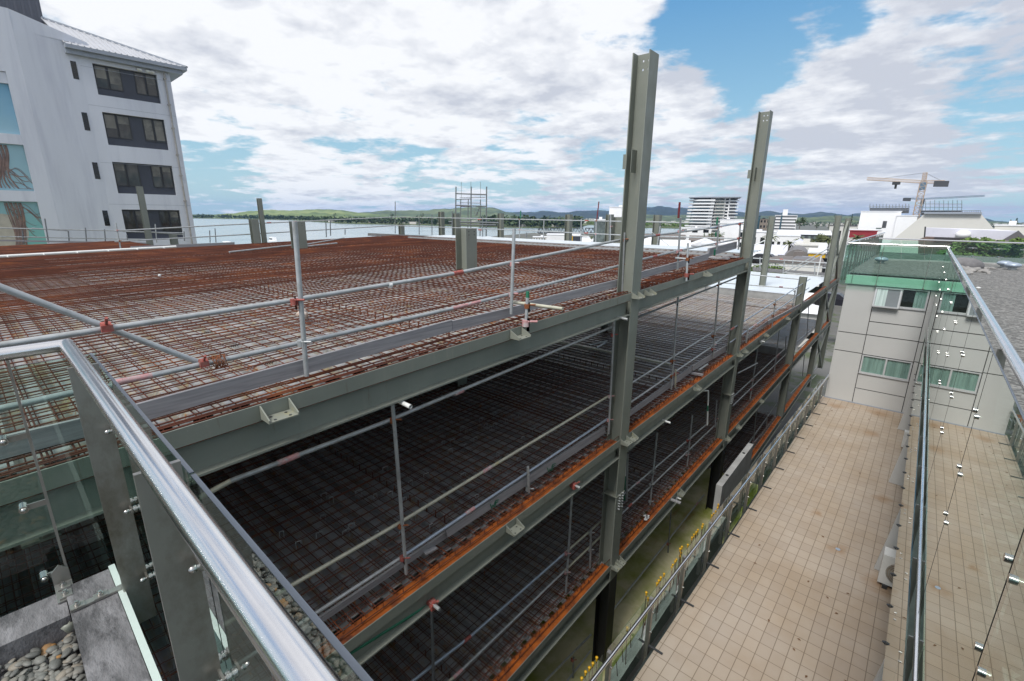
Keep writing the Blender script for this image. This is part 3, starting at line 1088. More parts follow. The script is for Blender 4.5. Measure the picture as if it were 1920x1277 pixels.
# second deck, middle bay
crossed('scaffold_guardrail', 'guard rail on the second deck between the tall columns, with two full height posts', GR, fp(1255, 727),
        [((1190, 597), (1388, 518), 'galv_dark'), ((1176, 723), (1376, 598), 'galv'), ((1174, 760), (1332, 652), 'galv'), ((1332, 650), (1374, 620), 'galv')],
        [((1267.7, 553), (1254.9, 729), 'galv', ((1266, 567), (1257, 677), (1256, 705))), ((1345, 522), (1333, 672), 'galv', ((1344, 535), (1334, 630), (1333, 655))), ((1263, 692), (1262.5, 726), 'galv_cream', ((1263, 700),))],
        sl=[((1336, 649), (1342, 645), 'pinkpaint')])
board('toe board on the second deck right of the first tall column', (1173, 787), (1302, 694), (1173, 777), (1302, 683), X=-4.45)
board('toe board on the second deck reaching the second tall column', (1299, 696), (1374, 651), (1299, 686), (1374, 641), X=-4.42)
crossed('scaffold_guardrail', 'bluish tube guard rail on the second deck beyond the second tall column', GR, fp(1450, 610),
        [((1370.6, 618), (1519, 523), 'galv_blue'), ((1369, 642), (1517, 539.5), 'galv_blue'), ((1383, 700), (1420, 681), 'galv')],
        [((1452, 560), (1444.5, 615), 'galv', ((1450, 571), (1447, 592))), ((1489, 544), (1481, 594), 'galv', ((1488, 546), (1484, 570))), ((1497, 521), (1490, 560), 'galv_dark'), ((1400, 613), (1396, 642), 'galv')],
        sl=[((1370.6, 618), (1376, 614.5), 'redclamp'), ((1412, 612), (1418, 608), 'pinkpaint'), ((1430, 601), (1436, 597), 'pinkpaint')], X=-4.2)
board('warped toe board on the second deck beyond the second tall column', (1398, 637), (1446, 604), (1398, 631), (1446, 598), X=-4.22)
board('long plank overhanging the second deck edge at the third column', (1440, 609), (1518, 566), (1440, 602), (1518, 561), X=-4.12)
# crossing rails far on the second deck
f2 = lambda x, y: bp(x, y, 30.3)
crossed('scaffold_guardrail', 'thin guard rail with dark red sleeves across the clean white decking', GR, f2(1450, 545),
        [((1408, 515), (1500, 524)), ((1350, 530), (1512, 543))], [((1330, 500), (1322, 545), 'galv_dark')],
        sl=[((1455, 519.3), (1462, 520), 'darkred'), ((1461, 537.8), (1468, 538.4), 'darkred')], P=f2, off=0, pr=.03)
f3 = lambda x, y: bp(x, y, 41.5)
crossed('scaffold_guardrail', 'distant double guard rail behind the clean white decking below the green hedge', GR, f3(1480, 505),
        [((1412, 484), (1556, 494)), ((1410, 495), (1556, 503)), ((1468, 511), (1556, 519))],
        [((1425, 482), (1425, 503), 'galv'), ((1471, 490), (1468, 514), 'galv'), ((1487, 487), (1486, 500), 'galv'), ((1528, 493), (1527, 540), 'galv'), ((1540, 480), (1528, 538), 'pvc'), ((1560, 462), (1470, 512), 'galv'), ((1560, 468), (1488, 508), 'galv'), ((1410, 462), (1455, 441), 'pvc')],
        sl=[((1462, 485.8), (1468, 486.5), 'redclamp'), ((1549, 503), (1556, 503.5), 'redclamp')], P=f3, off=0, pr=.04)
board('grey plank along the far edge of the clean decking', (1412, 508), (1556, 519), (1412, 501), (1556, 512), P=f3)
# third deck
crossed('scaffold_guardrail', 'guard rail on the third deck left of the first tall column', GR, fp(1058, 1106),
        [((640, 1380), (880, 1195), 'galv_blue'), ((880, 1195), (1059, 1037), 'galv_blue'), ((1059, 1037), (1133, 972), 'galv_cream'), ((700, 1400), (860, 1262), 'galv_cream'), ((860, 1262), (1058, 1071), 'galv'), ((1058, 1071), (1126, 1006), 'galv_cream')],
        [((1068, 928), (1057, 1110), 'galv', ((1059, 1037), (1058, 1072))), ((805, 1140), (809, 1300), 'galv_dark'), ((1104, 990), (1102.5, 1064), 'galv', ((1104, 998), (1103, 1030)))],
        sl=[((868, 1205), (882, 1193), 'redclamp'), ((850, 1271), (866, 1256), 'pinkpaint')], X=-4.5)
crossed('scaffold_guardrail', 'guard rail on the third deck between the tall columns', GR, fp(1215, 943),
        [((1162, 933), (1328, 793)), ((1162, 967), (1345, 793))],
        [((1228.5, 810), (1215.5, 945), 'galv', ((1220, 885), (1218, 908), (1216, 940))), ((1295, 778), (1285, 873), 'galv', ((1287, 826), (1286, 852))), ((1341, 750), (1338, 800), 'galv', ((1340, 785),)), ((1173, 850), (1171, 938), 'galv', ())],
        sl=[((1192, 908), (1198, 903), 'pinkpaint'), ((1178, 951), (1184, 945), 'redclamp')], X=-4.45)
t = thing('bent_pipe', fp(1328, 735), 'bent white and green pipe hanging under the second beam between the tall columns', 'pipe')
MB().path([fp(1313, 732, -4.4), fp(1328, 733, -4.2), fp(1326, 797, -4.2)], .026, 10).build('pipe', M['pvc'], t)
MB().tube(fp(1327, 760, -4.2), fp(1326.6, 770, -4.2), .028, 10).build('painted_band', M['greenpaint'], t)
crossed('scaffold_guardrail', 'guard rail on the third deck beyond the second tall column', GR, fp(1405, 745),
        [((1376, 743), (1483, 643)), ((1374, 761), (1481, 657))],
        [((1419, 645), (1404, 748), 'galv', ((1408, 713), (1406, 730))), ((1459.5, 613), (1449.5, 697), 'galv', ((1454, 670), (1452, 686))), ((1472, 630), (1470, 664), 'galv')],
        sl=[((1455, 669), (1461, 663.5), 'pinkpaint')], X=-4.4)
crossed('scaffold_guardrail', 'guard rail on the third deck between the third and the braced column', GR, fp(1520, 640),
        [((1494, 640), (1545, 598)), ((1496, 655), (1545, 612))], [((1515, 565), (1511, 632), 'galv', ())], X=-4.5)
# ground level
crossed('scaffold_guardrail', 'low guard rail over the mossy ground slab between the tall columns', GR, fp(1248, 1056),
        [((1150, 1143), (1320, 928)), ((1150, 1168), (1323, 944))],
        [((1255.6, 950), (1247.6, 1060), 'galv_dark', ((1250, 1019), (1249, 1042)))], X=-4.6, sl=[((1304, 948), (1310, 941), 'pinkpaint')])
crossed('scaffold_guardrail', 'low guard rail at ground level left of the black column foot', GR, fp(1070, 1270),
        [((1000, 1300), (1108, 1190)), ((1030, 1320), (1108, 1220))], [((1072, 1230), (1070, 1290), 'galv_dark', ((1071, 1236),))], X=-4.6)
crossed('scaffold_guardrail', 'guard rail at ground level behind the concrete wall panel', GR, fp(1410, 834),
        [((1389, 852), (1463, 747)), ((1350, 905), (1462, 772)), ((1372, 878), (1402, 842), 'pvc')],
        [((1416, 765), (1410, 838), 'galv', ((1413, 812), (1411, 828))), ((1459.5, 733), (1455, 780), 'pvc', ((1457, 765),)), ((1437, 772), (1434, 808), 'galv', ())], X=-4.45)
crossed('scaffold_guardrail', 'guard rail at ground level beyond the third column', GR, fp(1500, 730),
        [((1482, 738), (1530, 690)), ((1480, 752), (1530, 703))], [((1507, 660), (1503, 705), 'galv', ())], X=-4.5)
# white and clamped tube ends poking out below the beams
for (p, mt, cl, lab) in (((770, 763), 'pvc', None, 'white tube end poking out below the near top beam'), ((824, 1143), 'galv', 'redclamp', 'tube end with a red clamp below the second beam near the viewer'),
                         ((1088, 915), 'galv', 'redclamp', 'tube end with a red clamp below the second beam left of the first tall column'), ((1257, 793), 'pvc', None, 'white tube end under the second beam right of the first tall column'),
                         ((1177, 599), 'galv', None, 'pale tube end under the top beam at the first tall column'), ((1277, 936), 'pvc', 'galv', 'white tube end with clamp below the third beam'), ((1434, 641), 'pvc', 'galv', 'small white tube end below the second beam past the second tall column')):
    t = thing('tube_end', fp(*p, XF + .05), lab, 'tube end')
    e = fp(p[0], p[1], XF + .12)
    mb = MB()
    mb.tube(e - NB * .45 + V((0, 0, .02)), e, .026, 12, cap=False)
    mb.tube(e - NB * .45 + V((0, 0, .02)), e, .019, 12, cap=False)
    mb.build('tube', M[mt], t)
    if cl:
        coupler(e - NB * .16, UB, t, cl, 1.5)
# green painted tube slung below the second and third beams
for (p, q, mt, X, lab) in (((590, 1266), (800, 1135), 'greenpaint', XF - .1, 'green tube slung along the underside of the second beam'), ((800, 1135), (1118, 892), 'pvc', XF - .1, 'white tube continuing the green tube under the second beam'),
                           ((1180, 838), (1262, 778), 'greenpaint', XF - .1, 'short green tube under the second beam right of the first tall column')):
    MBt = MB().tube(fp(*p, X), fp(*q, X), .024, 8)
    tag(MBt.build('slung_tube', M[mt]), lab, 'scaffold tube')
t = thing('marked_post', fp(1172, 890), 'white and green tube standing behind the first tall column on the third deck', 'scaffold tube')
MB().tube(fp(1173, 857, -4.7), fp(1172, 892, -4.7), .026, 8).build('tube', M['pvc'], t)
MB().tube(fp(1172, 892, -4.7), fp(1170.5, 938, -4.7), .026, 8).build('painted_end', M['greenpaint'], t)
# white survey mark on the red flange of the third deck, a lump of debris and small scraps on the mat
t = thing('white_tape', onlev(1212, 973, z3), 'scrap of white tape with scrawled strokes on the red edge of the third deck', 'tape')
LZ = lambda x, y: onlev(x, y, z3) + V((0, 0, .03))
mb = MB()
for ln in ([(1207, 969), (1213, 968), (1209, 977)], [(1213, 974), (1216, 968)], [(1211, 971), (1217, 973)], [(1208, 974), (1213, 977)]):
    for i in range(len(ln) - 1):
        mb.bar(LZ(*ln[i]), LZ(*ln[i + 1]), .05, .01)
mb.build('strokes', M['pvc'], t)
mb = MB()
for i in range(9):
    p = onlev(569 + RND.uniform(-8, 10), 592 + RND.uniform(-5, 5), z1) + V((0, 0, .03))
    mb.ell(p, .05, .06, .04, 7, 5, None, .3)
tag(mb.build('rag', mat('pale_rag', (.45, .40, .36), .9, 0, .3, 20, (.30, .14, .06))), 'crumpled pale rag lying on the top mat beside the near post', 'rag')
t = tag(MB().ell(onlev(300, 521, z1) + V((0, 0, .06)), .035, .035, .03, 8, 5, None, .1).build('foam_scrap', M['pvc']), 'small white foam scrap on the left of the top mat', 'scrap')
for i, (px, py, lab) in enumerate(((88, 622, 'black plastic bar chair on the top mat near the left edge of the picture'), (384, 626, 'black plastic bar chair on the top mat above the brace end'), (434, 652, 'black plastic bar chair on the top mat below the upper rail'), (498, 686, 'black plastic bar chair beside the nearest toe board'))):
    p = onlev(px, py, z1) + V((0, 0, .0))
    mb = MB()
    for k in range(4):
        mb.tube(p + UB * (.024 * k) , p + UB * (.024 * k + .012) + V((0, 0, .035)) - NB * .01 * (k % 3), .003, 5)
        mb.tube(p + UB * (.024 * k) - NB * .03, p + UB * (.024 * k + .012) + V((0, 0, .035)), .003, 5)
    tag(mb.build('bar_chair', M['black']), lab, 'bar chair')
# pale U shaped chairs standing on the second deck
mb = MB()
for i in range(46):
    y = RND.uniform(2.2, 8)
    x = -4.9 - RND.uniform(0, 2.4)
    z = z2(y)
    w = RND.uniform(.05, .1)
    mb.path([B(x, y, z - .1), B(x, y, z + .03), B(x + .02, y + w, z + .03), B(x + .02, y + w, z - .1)], .005, 5)
tag(mb.build('wire_chairs', M['galv']), 'scattered pale wire chairs standing in the mat of the second deck', 'wire chairs', kind='stuff')

# scaffold tower behind the back edge
tw = lambda x, y: bp(x, y, 25.0)
tw2 = lambda x, y: bp(x, y, 26.2)
t = thing('scaffold_tower', tw(880, 442), 'dark birdcage scaffold tower standing beyond the back edge of the top deck', 'scaffold tower')
for P_, xs in ((tw, (854, 882.5, 911.5)), (tw2, (863, 877, 900))):
    for x in xs:
        yt = 350 if P_ is tw else 374
        MB().tube(P_(x + 1, yt), P_(x, 443), .045 if P_ is tw else .035, 8).build('standard', M['galv_dark'], t)
for P_, a, b_, r in ((tw, (854, 363), (912, 365), .045), (tw, (854, 385), (912, 387), .045), (tw2, (856, 374), (884, 373), .03), (tw2, (862, 380), (901, 381), .02), (tw2, (862, 371), (910, 370), .02), (tw, (842, 416), (935, 418), .06), (tw, (842, 421), (930, 422), .05)):
    MB().tube(P_(*a), P_(*b_), r, 8).build('ledger', M['galv_dark'], t)
MB().tube(tw2(864, 386.5), tw2(884, 386.5), .05, 8).build('ledger', M['darkred'], t)
for x in (865, 883, 901):
    MB().tube(tw2(x, 341), tw2(x, 372), .014, 6).build('rod', M['galv_dark'], t)
for a, b_ in (((886, 390), (892, 405)), ((892, 405), (900, 389)), ((890, 389), (895, 404)), ((895, 404), (898, 388))):
    MB().tube(tw2(*a), tw2(*b_), .02, 6).build('brace', M['galv_dark'], t)

# ground slab, precast panel and capped starter bars
site = MB()
site.box((-60, -30, -11.6), (-2.9, 20.2, -10.94), B)
tag(site.build('site_slab', M['moss']), kind='structure')
pan = MB()
pan.box((-3.55, 14.5, -10.93), (-3.36, 18.3, -8.34), B)
o = tag(pan.build('wall_panel', M['conc_light']), 'pale grey precast concrete wall panel standing at the foot of the second tall column', 'wall panel')
mb = MB()
for y in (15.3, 17.3):
    p = B(-3.45, y, -8.34)
    mb.tube(p, p + V((0, 0, .02)), .05, 8)
mb.build('lifting_socket', M['dkmetal'], o)
nib = MB()
nib.box((-3.32, -4, -10.93), (-3.08, 14.3, -9.25), B)
tag(nib.build('low_wall', M['conc_light']), 'low mossy concrete upstand wall with starter bars beside the terrace', 'wall')
caps5 = [(585, 667), (580, 690), (565, 718), (550, 735), (537, 748), (533, 772), (470, 815), (465, 833), (433, 858), (420, 875), (403, 893), (388, 915), (358, 970), (313, 985), (300, 1000), (307, 1030), (298, 1055), (272, 1080), (262, 1095), (245, 1120), (237, 1140), (180, 1188), (155, 1215), (140, 1238), (127, 1258)]
caps8 = [(1095, 818), (1105, 848), (1100, 870), (1075, 898), (1053, 920), (1035, 943), (1028, 960), (995, 1003), (835, 1160), (815, 1190), (797, 1213), (777, 1235), (757, 1268)]
pxs = [(1200 + x / 3.99, 780 + y / 3.99) for x, y in caps5] + [(820 + x / 2.794, 820 + y / 2.794) for x, y in caps8[:2] + caps8[7:]]
for i, (x, y) in enumerate(pxs):
    tp = fp(x, y, -3.2 + RND.uniform(-.08, .06))
    t = thing('starter_bar', V((tp.x, tp.y, -9.3)), 'rusty starter bar with a yellow safety cap standing in the low wall beside the terrace', 'starter bar', 'capped starter bars by the terrace')
    MB().tube(V((tp.x + RND.uniform(-.04, .04), tp.y + RND.uniform(-.05, .05), -9.4)), tp, .009, 6).build('bar', M['rust_dark'], t)
    mb = MB()
    mb.tube(tp - V((0, 0, .05)), tp + V((0, 0, .02)), .018, 8, .024)
    mb.ell(tp + V((0, 0, .03)), .032, .032, .022, 8, 5)
    mb.build('cap', M['yellowcap'], t)
for i in range(44):
    y = -1 + i * .36 + RND.uniform(-.05, .05)
    p = B(-3.2 + RND.uniform(-.07, .07), y, -9.3)
    tag(MB().tube(p, p + V((RND.uniform(-.05, .05), RND.uniform(-.08, .08), RND.uniform(.45, .75))), .008, 5).build('starter_bar', M['rust_dark'], org=p), 'short bare rusty starter bar without a cap in the low wall', 'starter bar', 'bare starter bars by the terrace')
# ------------------------------------------------------------------ viewer's rooftop corner
ZC = -1.40            # top of the concrete kerb
kerb = thing('roof_kerb', V((-1.5, .03, ZC - .4)), 'weathered grey concrete roof kerb around the pebble bed, lower left', 'kerb')
mb = MB()
mb.box((-2.27, -.032, ZC - .35), (2.0, .10, ZC))
mb.build('kerb_front', M['concrete'], kerb)
mb = MB()
mb.box((-2.27, -3.5, ZC - .35), (-2.10, -.035, ZC - .012))
mb.build('kerb_side', M['concrete'], kerb)
mb = MB()
mb.box((-2.285, .102, ZC - .30), (2.0, .122, ZC + .004))
mb.build('flashing', M['white_flash'], kerb)
mb = MB()
mb.box((-2.272, -.345, ZC - .014), (-2.095, -.335, ZC - .008))
mb.build('sealant_joint', M['white_flash'], kerb)
mb = MB()
mb.box((-2.2, -4, ZC - 3), (3, .07, ZC - .36))
tag(mb.build('rooftop', M['concrete']), kind='structure')
# chipped render piece in the corner
p = V((-2.08, -.045, ZC - .045))
mb = MB()
mb.ell(p, .010, .018, .02, 7, 5, None, .3)
tag(mb.build('mortar_lump', M['bracket']), 'pale broken lump of mortar in the corner of the roof kerb', 'mortar')

# pebbles
mb = MB()
from mathutils import Euler
n = 0
for i in range(7600):
    x = -2.09 + 2.6 * RND.random()
    y = -.042 - .75 * RND.random() ** 1.15
    s_ = RND.uniform(.007, .015) * (1.6 if RND.random() < .08 else 1)
    z = ZC - .088 + RND.uniform(-.012, .014)
    rot = Euler((RND.uniform(-.35, .35), RND.uniform(-.35, .35), RND.uniform(0, 6.28))).to_matrix()
    mb.ell((x, y, z), s_ * RND.uniform(1.2, 1.75), s_, s_ * RND.uniform(.45, .7), 9, 6, rot, .05)
o = mb.build('pebbles', M['pebble'])
tag(o, 'bed of smooth grey river pebbles inside the roof kerb', 'pebbles', kind='stuff')
mb = MB()
mb.box((-2.1, -3.5, ZC - .2), (2, -.034, ZC - .10))
tag(mb.build('pebble_bed_base', M['concrete']), kind='structure')

# front balustrade
RZ, RY = -.48, .146
RX = -2.365
GY, GT = .206, -.54
bal = thing('glass_balustrade', V((-1.2, .18, ZC)), 'stainless handrail with frameless glass in front of the unfinished building, lower left', 'balustrade')
mb = MB()
pts = [V((2.2, RY, RZ)), V((RX + .01, RY, RZ))]
mb.tube(pts[0], pts[1], .0225, 24)
mb.build('handrail', M['stainless'], bal)
mb = MB()
mb.ell(V((RX + .01, RY, RZ)), .023, .023, .023, 20, 12)
mb.tube(V((RX + .01, RY, RZ)), V((RX + .035, -3.2, RZ)), .0225, 24)
mb.build('handrail', M['stainless'], bal)
FX = (-2.07, -1.10, -.13, .84)
for i, x in enumerate(FX):
    mb = MB()
    mb.box((x - .006, RY - .030, RZ - .02), (x + .006, GY - .012, -1.56))
    o = mb.build('fin_post', M['stainless_dull'], bal)
    mb = MB()
    mb.bar(V((x - .03, -.03, ZC + .006)), V((x - .03, GY - .02, ZC + .008)), .028, .008)
    mb.box((x - .046, -.03, ZC + .0105), (x - .012, .01, ZC + .015))
    mb.box((x - .048, .035, ZC + .0105), (x - .014, .075, ZC + .015))
    mb.build('bracket_arm', M['stainless_dull'], o)
    for yy in (-.01, .055):
        mb = MB()
        mb.tube(V((x - .03, yy, ZC + .012)), V((x - .03, yy, ZC + .024)), .010, 6)
        mb.tube(V((x - .03, yy, ZC + .024)), V((x - .03, yy, ZC + .032)), .006, 8)
        mb.build('anchor_bolt', M['stainless_bolt'], o)
    for z in (-.74, -1.06, -1.36):
        mb = MB()
        mb.box((x - .045, GY - .02, z - .009), (x + .045, GY - .014, z + .009))
        mb.build('fixing_plate', M['stainless_dull'], o)
        for sx in (-.034, .034):
            mb = MB()
            mb.tube(V((x + sx, GY - .030, z)), V((x + sx, GY + .014, z)), .007, 10)
            mb.ell(V((x + sx, GY - .031, z)), .009, .011, .009, 10, 6)
            mb.tube(V((x + sx, GY - .012, z)), V((x + sx, GY - .002, z)), .013, 12)
            mb.build('glass_fixing', M['stainless_bolt'], o)
ex = [-2.42] + list(FX) + [1.9]
for i in range(len(ex) - 1):
    a, b_ = ex[i] + .005, ex[i + 1] - .005
    mb = MB()
    mb.box((a, GY, GT - .001), (b_, GY + .010, -2.0))
    o = mb.build('glass_panel', M['glass'], bal)
    mb = MB()
    mb.box((a, GY + .0005, GT - .001), (b_, GY + .0095, GT + .0015))
    mb.build('polished_edge', M['glass_edge'], o)
    mb = MB()
    mb.box((b_ + .001, GY + .002, GT - .004), (b_ + .007, GY + .008, -2.0))
    mb.build('joint_seal', M['black'], o)
# screws along the underside of the rail
mb = MB()
for i in range(20):
    x = -2.25 + i * .16
    mb.ell(V((x, RY + .004, RZ - .033)), .006, .006, .004, 8, 4)
mb.build('rail_screws', M['stainless_bolt'], bal)
# side return with slender flat post
bal2 = thing('glass_balustrade', V((-2.38, -.8, ZC)), 'return of the glass balustrade at the left edge with a slender flat bar post', 'balustrade')
YP = -.012
mb = MB()
mb.box((-2.39, YP - .004, RZ - .02), (-2.325, YP + .004, ZC + .02))
o = mb.build('flat_post', M['stainless_dull'], bal2)
mb = MB()
mb.box((-2.32, YP - .045, ZC - .008), (-2.19, YP + .005, ZC - .003))
mb.prism([V((-2.315, YP - .045, ZC - .003)), V((-2.315, YP + .005, ZC - .003)), V((-2.315, YP + .005, ZC + .05)), V((-2.315, YP - .02, ZC + .075)), V((-2.315, YP - .045, ZC + .05))], V((-.006, 0, 0)))
mb.box((-2.305, YP - .038, ZC - .0025), (-2.26, YP - .002, ZC + .003))
mb.box((-2.245, YP - .038, ZC - .0025), (-2.20, YP - .002, ZC + .003))
mb.build('base_plate', M['stainless_dull'], o)
for xx in (-2.282, -2.222):
    mb = MB()
    mb.tube(V((xx, YP - .02, ZC)), V((xx, YP - .02, ZC + .013)), .010, 6)
    mb.tube(V((xx, YP - .02, ZC + .013)), V((xx, YP - .02, ZC + .02)), .006, 8)
    mb.build('anchor_bolt', M['stainless_bolt'], o)
for z in (-.80, -1.08, -1.39):
    mb = MB()
    mb.box((-2.385, YP - .075, z - .011), (-2.378, YP, z + .011))
    mb.build('fixing_arm', M['stainless_dull'], o)
    mb = MB()
    mb.tube(V((-2.41, YP - .065, z)), V((-2.365, YP - .065, z)), .014, 14)
    mb.ell(V((-2.365, YP - .065, z)), .008, .010, .010, 10, 6)
    mb.build('glass_fixing', M['stainless_bolt'], o)
for a, b_ in ((-3.2, YP - .005), (YP + .005, .226)):
    mb = MB()
    mb.box((-2.412, a, GT), (-2.40, b_, -2.0))
    mb.build('glass_panel', M['glass'], bal2)

# ------------------------------------------------------------------ hotel wing on the right
SL = -.009            # the wing is turned by half a degree


def H(x, y, z):
    return V((x + SL * y, y, z))


ZR = -1.95
rb = thing('glass_balustrade', H(.55, 10, ZR), 'long handrail with a tall frameless glass screen along the right hand roof edge', 'balustrade')
MB().tube(H(.595, -.5, -.92), H(.56, 21.4, -.905), .033, 20).build('handrail', M['stainless'], rb)
FY = [.5 + 2.25 * i for i in range(10)]
GX = .53
for y in FY:
    mb = MB()
    mb.prism([H(.60, y - .006, -.945), H(.545, y - .006, -.945), H(.56, y - .006, ZR - .1), H(.66, y - .006, ZR - .1)], V((0, .012, 0)))
    o = mb.build('fin_post', M['stainless_dull'], rb)
    for z in (-1.48, -1.985, -2.435):
        for s_ in (-.085, .085):
            mb = MB()
            mb.tube(H(GX - .014, y + s_, z), H(GX + .03, y + s_, z), .020, 14)
            mb.build('glass_fixing', M['stainless_bolt'], o)
ys = [-.6] + FY + [21.3]
for i in range(len(ys) - 1):
    a, b_ = ys[i] + .004, ys[i + 1] - .004
    mb = MB()
    mb.box((GX, a, -.985), (GX + .012, b_, -3.425), H)
    o = mb.build('glass_panel', M['glass_right'], rb)
    mb = MB()
    mb.box((GX, a, -.985), (GX + .012, b_, -.982), H)
    mb.build('polished_edge', M['glass_edge'], o)
    mb = MB()
    mb.box((GX - .001, b_ - .001, -.985), (GX + .012, b_ + .009, -3.425), H)
    mb.build('joint_seal', M['black'], o)
# lower balcony rail
lb = thing('glass_balustrade', H(.5, 9, -4.2), 'lower balcony handrail with bolted glass seen from above on the right', 'balustrade')
MB().tube(H(.536, -.5, -3.452), H(.534, 20.4, -3.452), .025, 18).build('handrail', M['stainless'], lb)
for y in [.9 + 1.27 * i for i in range(14)]:
    mb = MB()
    mb.box((.48, y - .006, -3.47), (.555, y + .006, -4.6), H)
    o = mb.build('fin_post', M['stainless_dull'], lb)
    for z in (-3.72, -4.25):
        for s_ in (-.06, .06):
            mb = MB()
            mb.tube(H(.453, y + s_, z), H(.475, y + s_, z), .009, 10)
            mb.build('glass_fixing', M['stainless_dull'], o)
yy = [-.5] + [.9 + 1.27 * i for i in range(14)] + [20.4]
for i in range(len(yy) - 1):
    mb = MB()
    mb.box((.465, yy[i] + .004, -3.51), (.477, yy[i + 1] - .004, -4.76), H)
    mb.build('glass_panel', M['glass_right'], lb)
for i in range(22):
    y = 4 + .72 * i
    mb = MB()
    mb.prism([H(.465, y, -4.77), H(.465, y, -4.81), H(.43, y + .01, -4.79)], V((0, .03, 0)))
    mb.build('support_foot', M['dkmetal'], lb)

wing = thing('hotel_wing', H(2, 12, -7), 'hotel wing with pale grey panelled end wall, roof terrace and dark recessed side behind glass', 'hotel')
mb = MB()
mb.box((.60, -.6, ZR - .35), (14, 21.3, ZR - .02), H)
mb.build('roof_slab', M['conc_light'], wing)
mb = MB()
mb.box((.57, -.6, -4.96), (4, 21.3, -4.79), H)
mb.build('balcony_slab', M['conc_light'], wing)

mb = MB()
mb.box((1.5, -.6, -2.3), (1.7, 21.3, -7), H)
mb.build('side_wall', M['winglass_grey'], wing)
mb = MB()
for y in (2.2, 6.6, 10.9, 15.2, 19.6):
    mb = MB()
    mb.prism([H(.36, y, -6.89), H(1.5, y, -6.89), H(1.5, y, -4.97), H(.58, y, -4.97)], V((0, .1, 0)))
    mb.build('party_wall', M['facade'], wing)
mb = MB()
mb.box((.62, -.6, ZR - .01), (40, 21.56, ZR), H)
mb.box((-2.05, 21.565, ZR - .01), (40, 37, ZR), H)
tag(mb.build('gravel_roof', M['gravel']), 'grey gravel roof beside the right hand handrail', 'roof', kind='structure')

# end wall facing the viewer
FYw = 21.4
def W(x, y, z): return V((x, FYw + .018 * (x + 2.2) + y, z))


mb = MB()
mb.box((-2.17, .06, -11), (14, .4, ZR - .06), W)
mb.box((-2.17, .06, -11), (-1.9, 15, ZR - .06), W)
mb.build('wall', M['joint'], wing)
xs = [-2.19, -1.295, .20, 1.55]
zs_ = [-6.93, -6.28, -4.92, -4.20, -3.68, -2.32, -2.0]
g = .012
panels = []
# first column: tall panels; second column split around the windows
for (za, zb) in ((-6.93, -4.93), (-4.91, -4.20), (-4.18, -2.33), (-2.31, -2.0)):
    panels.append((xs[0], xs[1] - g, za, zb))
for (za, zb) in ((-6.93, -6.30), (-6.28, -5.66), (-4.93, -4.19), (-4.17, -3.68), (-3.66, -3.06), (-2.33, -2.0)):
    panels.append((xs[1] + g, xs[2] - g, za, zb))
for (za, zb) in ((-6.93, -4.93), (-4.91, -4.20), (-4.18, -2.33), (-2.31, -2.0)):
    panels.append((xs[2] + g, xs[3], za, zb))
for (a, b_, za, zb) in panels:
    mb = MB()
    mb.box((a, 0, za + .012), (b_, .05, zb), W)
    mb.build('wall_panel', M['facade'], wing)
mb = MB()                      # side return of the panelled wall
mb.box((-2.20, .052, -6.93), (-2.175, 14, -2.0), W)
mb.build('wall_panel', M['facade'], wing)
curt = None


def curtain():
    mt, t, b = nt('sea_green_curtain')
    v = coords(t, (1, .02, .05))
    w = t.nodes.new('ShaderNodeTexNoise')
    w.inputs['Scale'].default_value = 14
    w.inputs['Detail'].default_value = 3
    t.links.new(v, w.inputs['Vector'])
    base = ramp(t, w.outputs[0], [(.3, (.29, .37, .36)), (.7, (.52, .62, .60))])
    t.links.new(base, b.inputs['Base Color'])
    b.inputs['Roughness'].default_value = .8
    return mt


M['curtain'] = curtain()
M['pane'] = glass('window_pane', (.80, .86, .84), 1.0)


def window(x0, x1, z0, z1_, mode):
    mb = MB()
    fr = .05
    xm = (x0 + x1) / 2
    mb.box((x0, -.025, z0), (x1, .03, z0 + fr), W)
    mb.box((x0, -.025, z1_ - fr * .7), (x1, .03, z1_), W)
    for x in (x0, xm - fr / 2, x1 - fr):
        mb.box((x, -.023, z0 + fr), (x + fr, .03, z1_ - fr * .7), W)
    o = mb.build('window', M['winframe'], wing)
    mb = MB()
    mb.box((x0, .045, z0), (x1, .058, z1_), W)
    mb.build('dark_room', M['black'], o)
    for k, (a, b_) in enumerate(((x0 + fr, xm - fr / 2), (xm + fr / 2, x1 - fr))):
        mb = MB()
        mb.box((a, -.008, z0 + fr), (b_, -.002, z1_ - fr * .7), W)
        if mode == 'curtains':
            mb.build('pane', M['pane'], o)
            ca, cb = a, b_
        else:
            if k == 0:
                mb.build('pane', M['winglass_grey'], o)
                ca, cb = a, a + (b_ - a) * .45
                c_ = MB()
                c_.box((ca, -.014, z0 + fr), (cb, -.010, z1_ - fr * .7), W)
                c_.build('curtain', M['curtain'], o)
                continue
            mb.build('pane', M['pane'], o)
            ca, cb = a + (b_ - a) * .52, b_
        c_ = MB()
        n = 22
        vs = []
        for i in range(n + 1):
            x = ca + (cb - ca) * i / n
            y = .022 + .012 * math.sin(i * 1.7)
            vs += [W(x, y, z0 + .02), W(x, y, z1_ - .02)]
        c_.add(vs, [(2 * i, 2 * i + 2, 2 * i + 3, 2 * i + 1) for i in range(n)], True)
        c_.build('curtain', M['curtain'], o)
    return o


